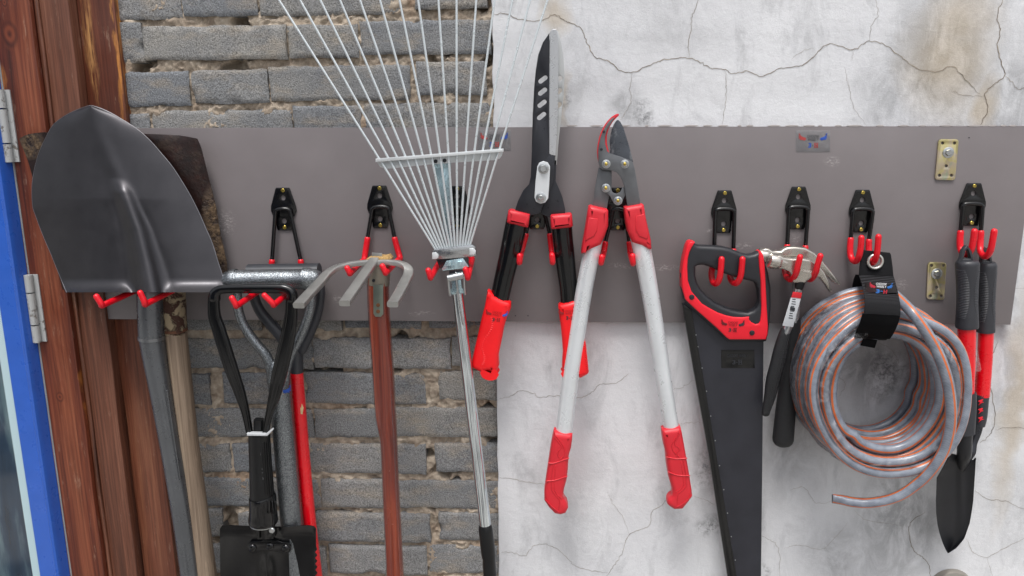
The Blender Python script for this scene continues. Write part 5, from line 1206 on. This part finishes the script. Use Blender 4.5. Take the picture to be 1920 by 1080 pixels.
def strap():
    t0 = thing('hanging_strap', 'black webbing strap with a metal eyelet wrapped round the top of the hose coil', 'strap', P(1641, 490, .03)); W = M['webbing']
    def band(rows, th=.0025, sub=8):       # rows: (xl, yl, xr, yr, d)
        q = catmull(rows, 6); out = []
        for r in q:
            out.append([P(r[0]+(r[2]-r[0])*u/sub, r[1]+(r[3]-r[1])*u/sub, r[4]+.001*math.sin(3.1*u/sub)) for u in range(sub+1)])
        return MB().sheet(out, th)
    # upper tab with eyelet hole
    MB().flat([[(1617, 472), (1619, 469), (1640, 471), (1669, 474), (1671, 478), (1674, 500), (1676, 520), (1611, 518), (1612, 500)], circle(1641, 490.5, 11)], .040, .003, .0008).obj('tab', W, t0)
    c = P(1641, 490.5, .042); e = MB(); k = mpp(1641, 490.5, .042)
    e.tube([c+Vector((13.3*k*math.cos(2*math.pi*i/36), 0, 13.3*k*math.sin(2*math.pi*i/36))) for i in range(36)], (.0032, .0016), seg=10, closed=True, up=Vector((0, 1, 0))) if False else e.tube([c+Vector((13.3*k*math.cos(2*math.pi*i/36), 0, 13.3*k*math.sin(2*math.pi*i/36))) for i in range(36)], .0026, seg=10, closed=True)
    e.obj('eyelet', M['eyelet'], t0)
    band([(1611, 516, 1676, 519, .040), (1616, 530, 1681, 536, .085), (1620, 548, 1685, 553, .135), (1622, 565, 1688, 572, .160), (1621, 586, 1688, 592, .165), (1616, 605, 1682, 612, .158), (1608, 622, 1674, 627, .143), (1603, 633, 1667, 635, .128)]).obj('loop', W, t0, smooth=60)
    band([(1618, 588, 1688, 592, .1668), (1613, 606, 1682, 612, .160), (1606, 622, 1674, 628, .145), (1602, 634, 1668, 636, .130)]).obj('loop_end', M['felt'], t0, smooth=60)
    band([(1605, 515, 1660, 518, .030), (1600, 530, 1650, 530, .012), (1597, 560, 1650, 560, .003), (1597, 600, 1650, 600, .003), (1600, 632, 1655, 634, .02), (1604, 636, 1660, 638, .07), (1605, 634, 1664, 636, .125)]).obj('back_loop', W, t0, smooth=60)
    band([(1618, 634, 1645, 638, .124), (1617, 642, 1643, 645, .121), (1614, 648, 1640, 653, .118)], sub=4).obj('pull_tag', M['felt'], t0)
    l = MB(); q = [(1623, 531), (1676, 536), (1680, 551), (1623, 550)]
    vs = [P(1622, 531, .091), P(1677, 537, .091), P(1681, 551, .133), P(1623, 549.5, .133)]; vs = [v+Vector((0, -.002, .002)) for v in vs]
    l.sheet([[vs[0], vs[1]], [vs[3], vs[2]]], .001); pt = l.obj('patch', M['black_plastic'], t0)
    # lettering lies on the sloping patch
    s = MB(); d = .14
    hand(s, 1641, 536, .9, -1, d, 0); hand(s, 1664, 537.5, .9, 1, d, 2); s.text('CHOOSE', 1652.5, 532.5, d, 4.2, 20, -3, bold=.02, mi=1); s.text('WISELY', 1652.5, 537.5, d, 4.2, 19, -3, bold=.02, mi=1)
    s.text('3', 1646, 546, d, 8, 7, -3, bold=.05, mi=2); s.flat([(1651, 545.4), (1655, 545.6), (1655, 547), (1651, 546.8)], d, .0003, .0001, mi=2); s.text('H', 1660, 547, d, 8, 7, -3, bold=.06, mi=0)
    s.obj('lettering', [M['ink_red2'], M['white_paint'], M['ink_blue2']], pt)
M['ink_red2'] = paint('ink_red2', '#b8263a', .6); M['ink_blue2'] = paint('ink_blue2', '#2f6fbd', .6)
M['eyelet'] = paint('eyelet', '#d0cec8', .3, .85)
strap()
# ---- unseen facade added behind the camera so polished metal has something to reflect
def added_facade():
    o = MB().box((-4.2, -6.5, 1.6), (6.5, .3, 3.2)); o.box((-4.2, -6.3, 3.25), (6.9, .9, .12))
    for x in (-6.3, -4.6, -2.2): o.box((x, -6.34, 1.35), (.9, .05, 1.9), mi=1)
    o = o.obj('reflection_facade', [paint('added_facade_dark', '#5b5650', .9), paint('added_facade_blue', '#28457c', .5)], None, base=(-4.2, -6.5, 0)); o['kind'] = 'structure'
added_facade()
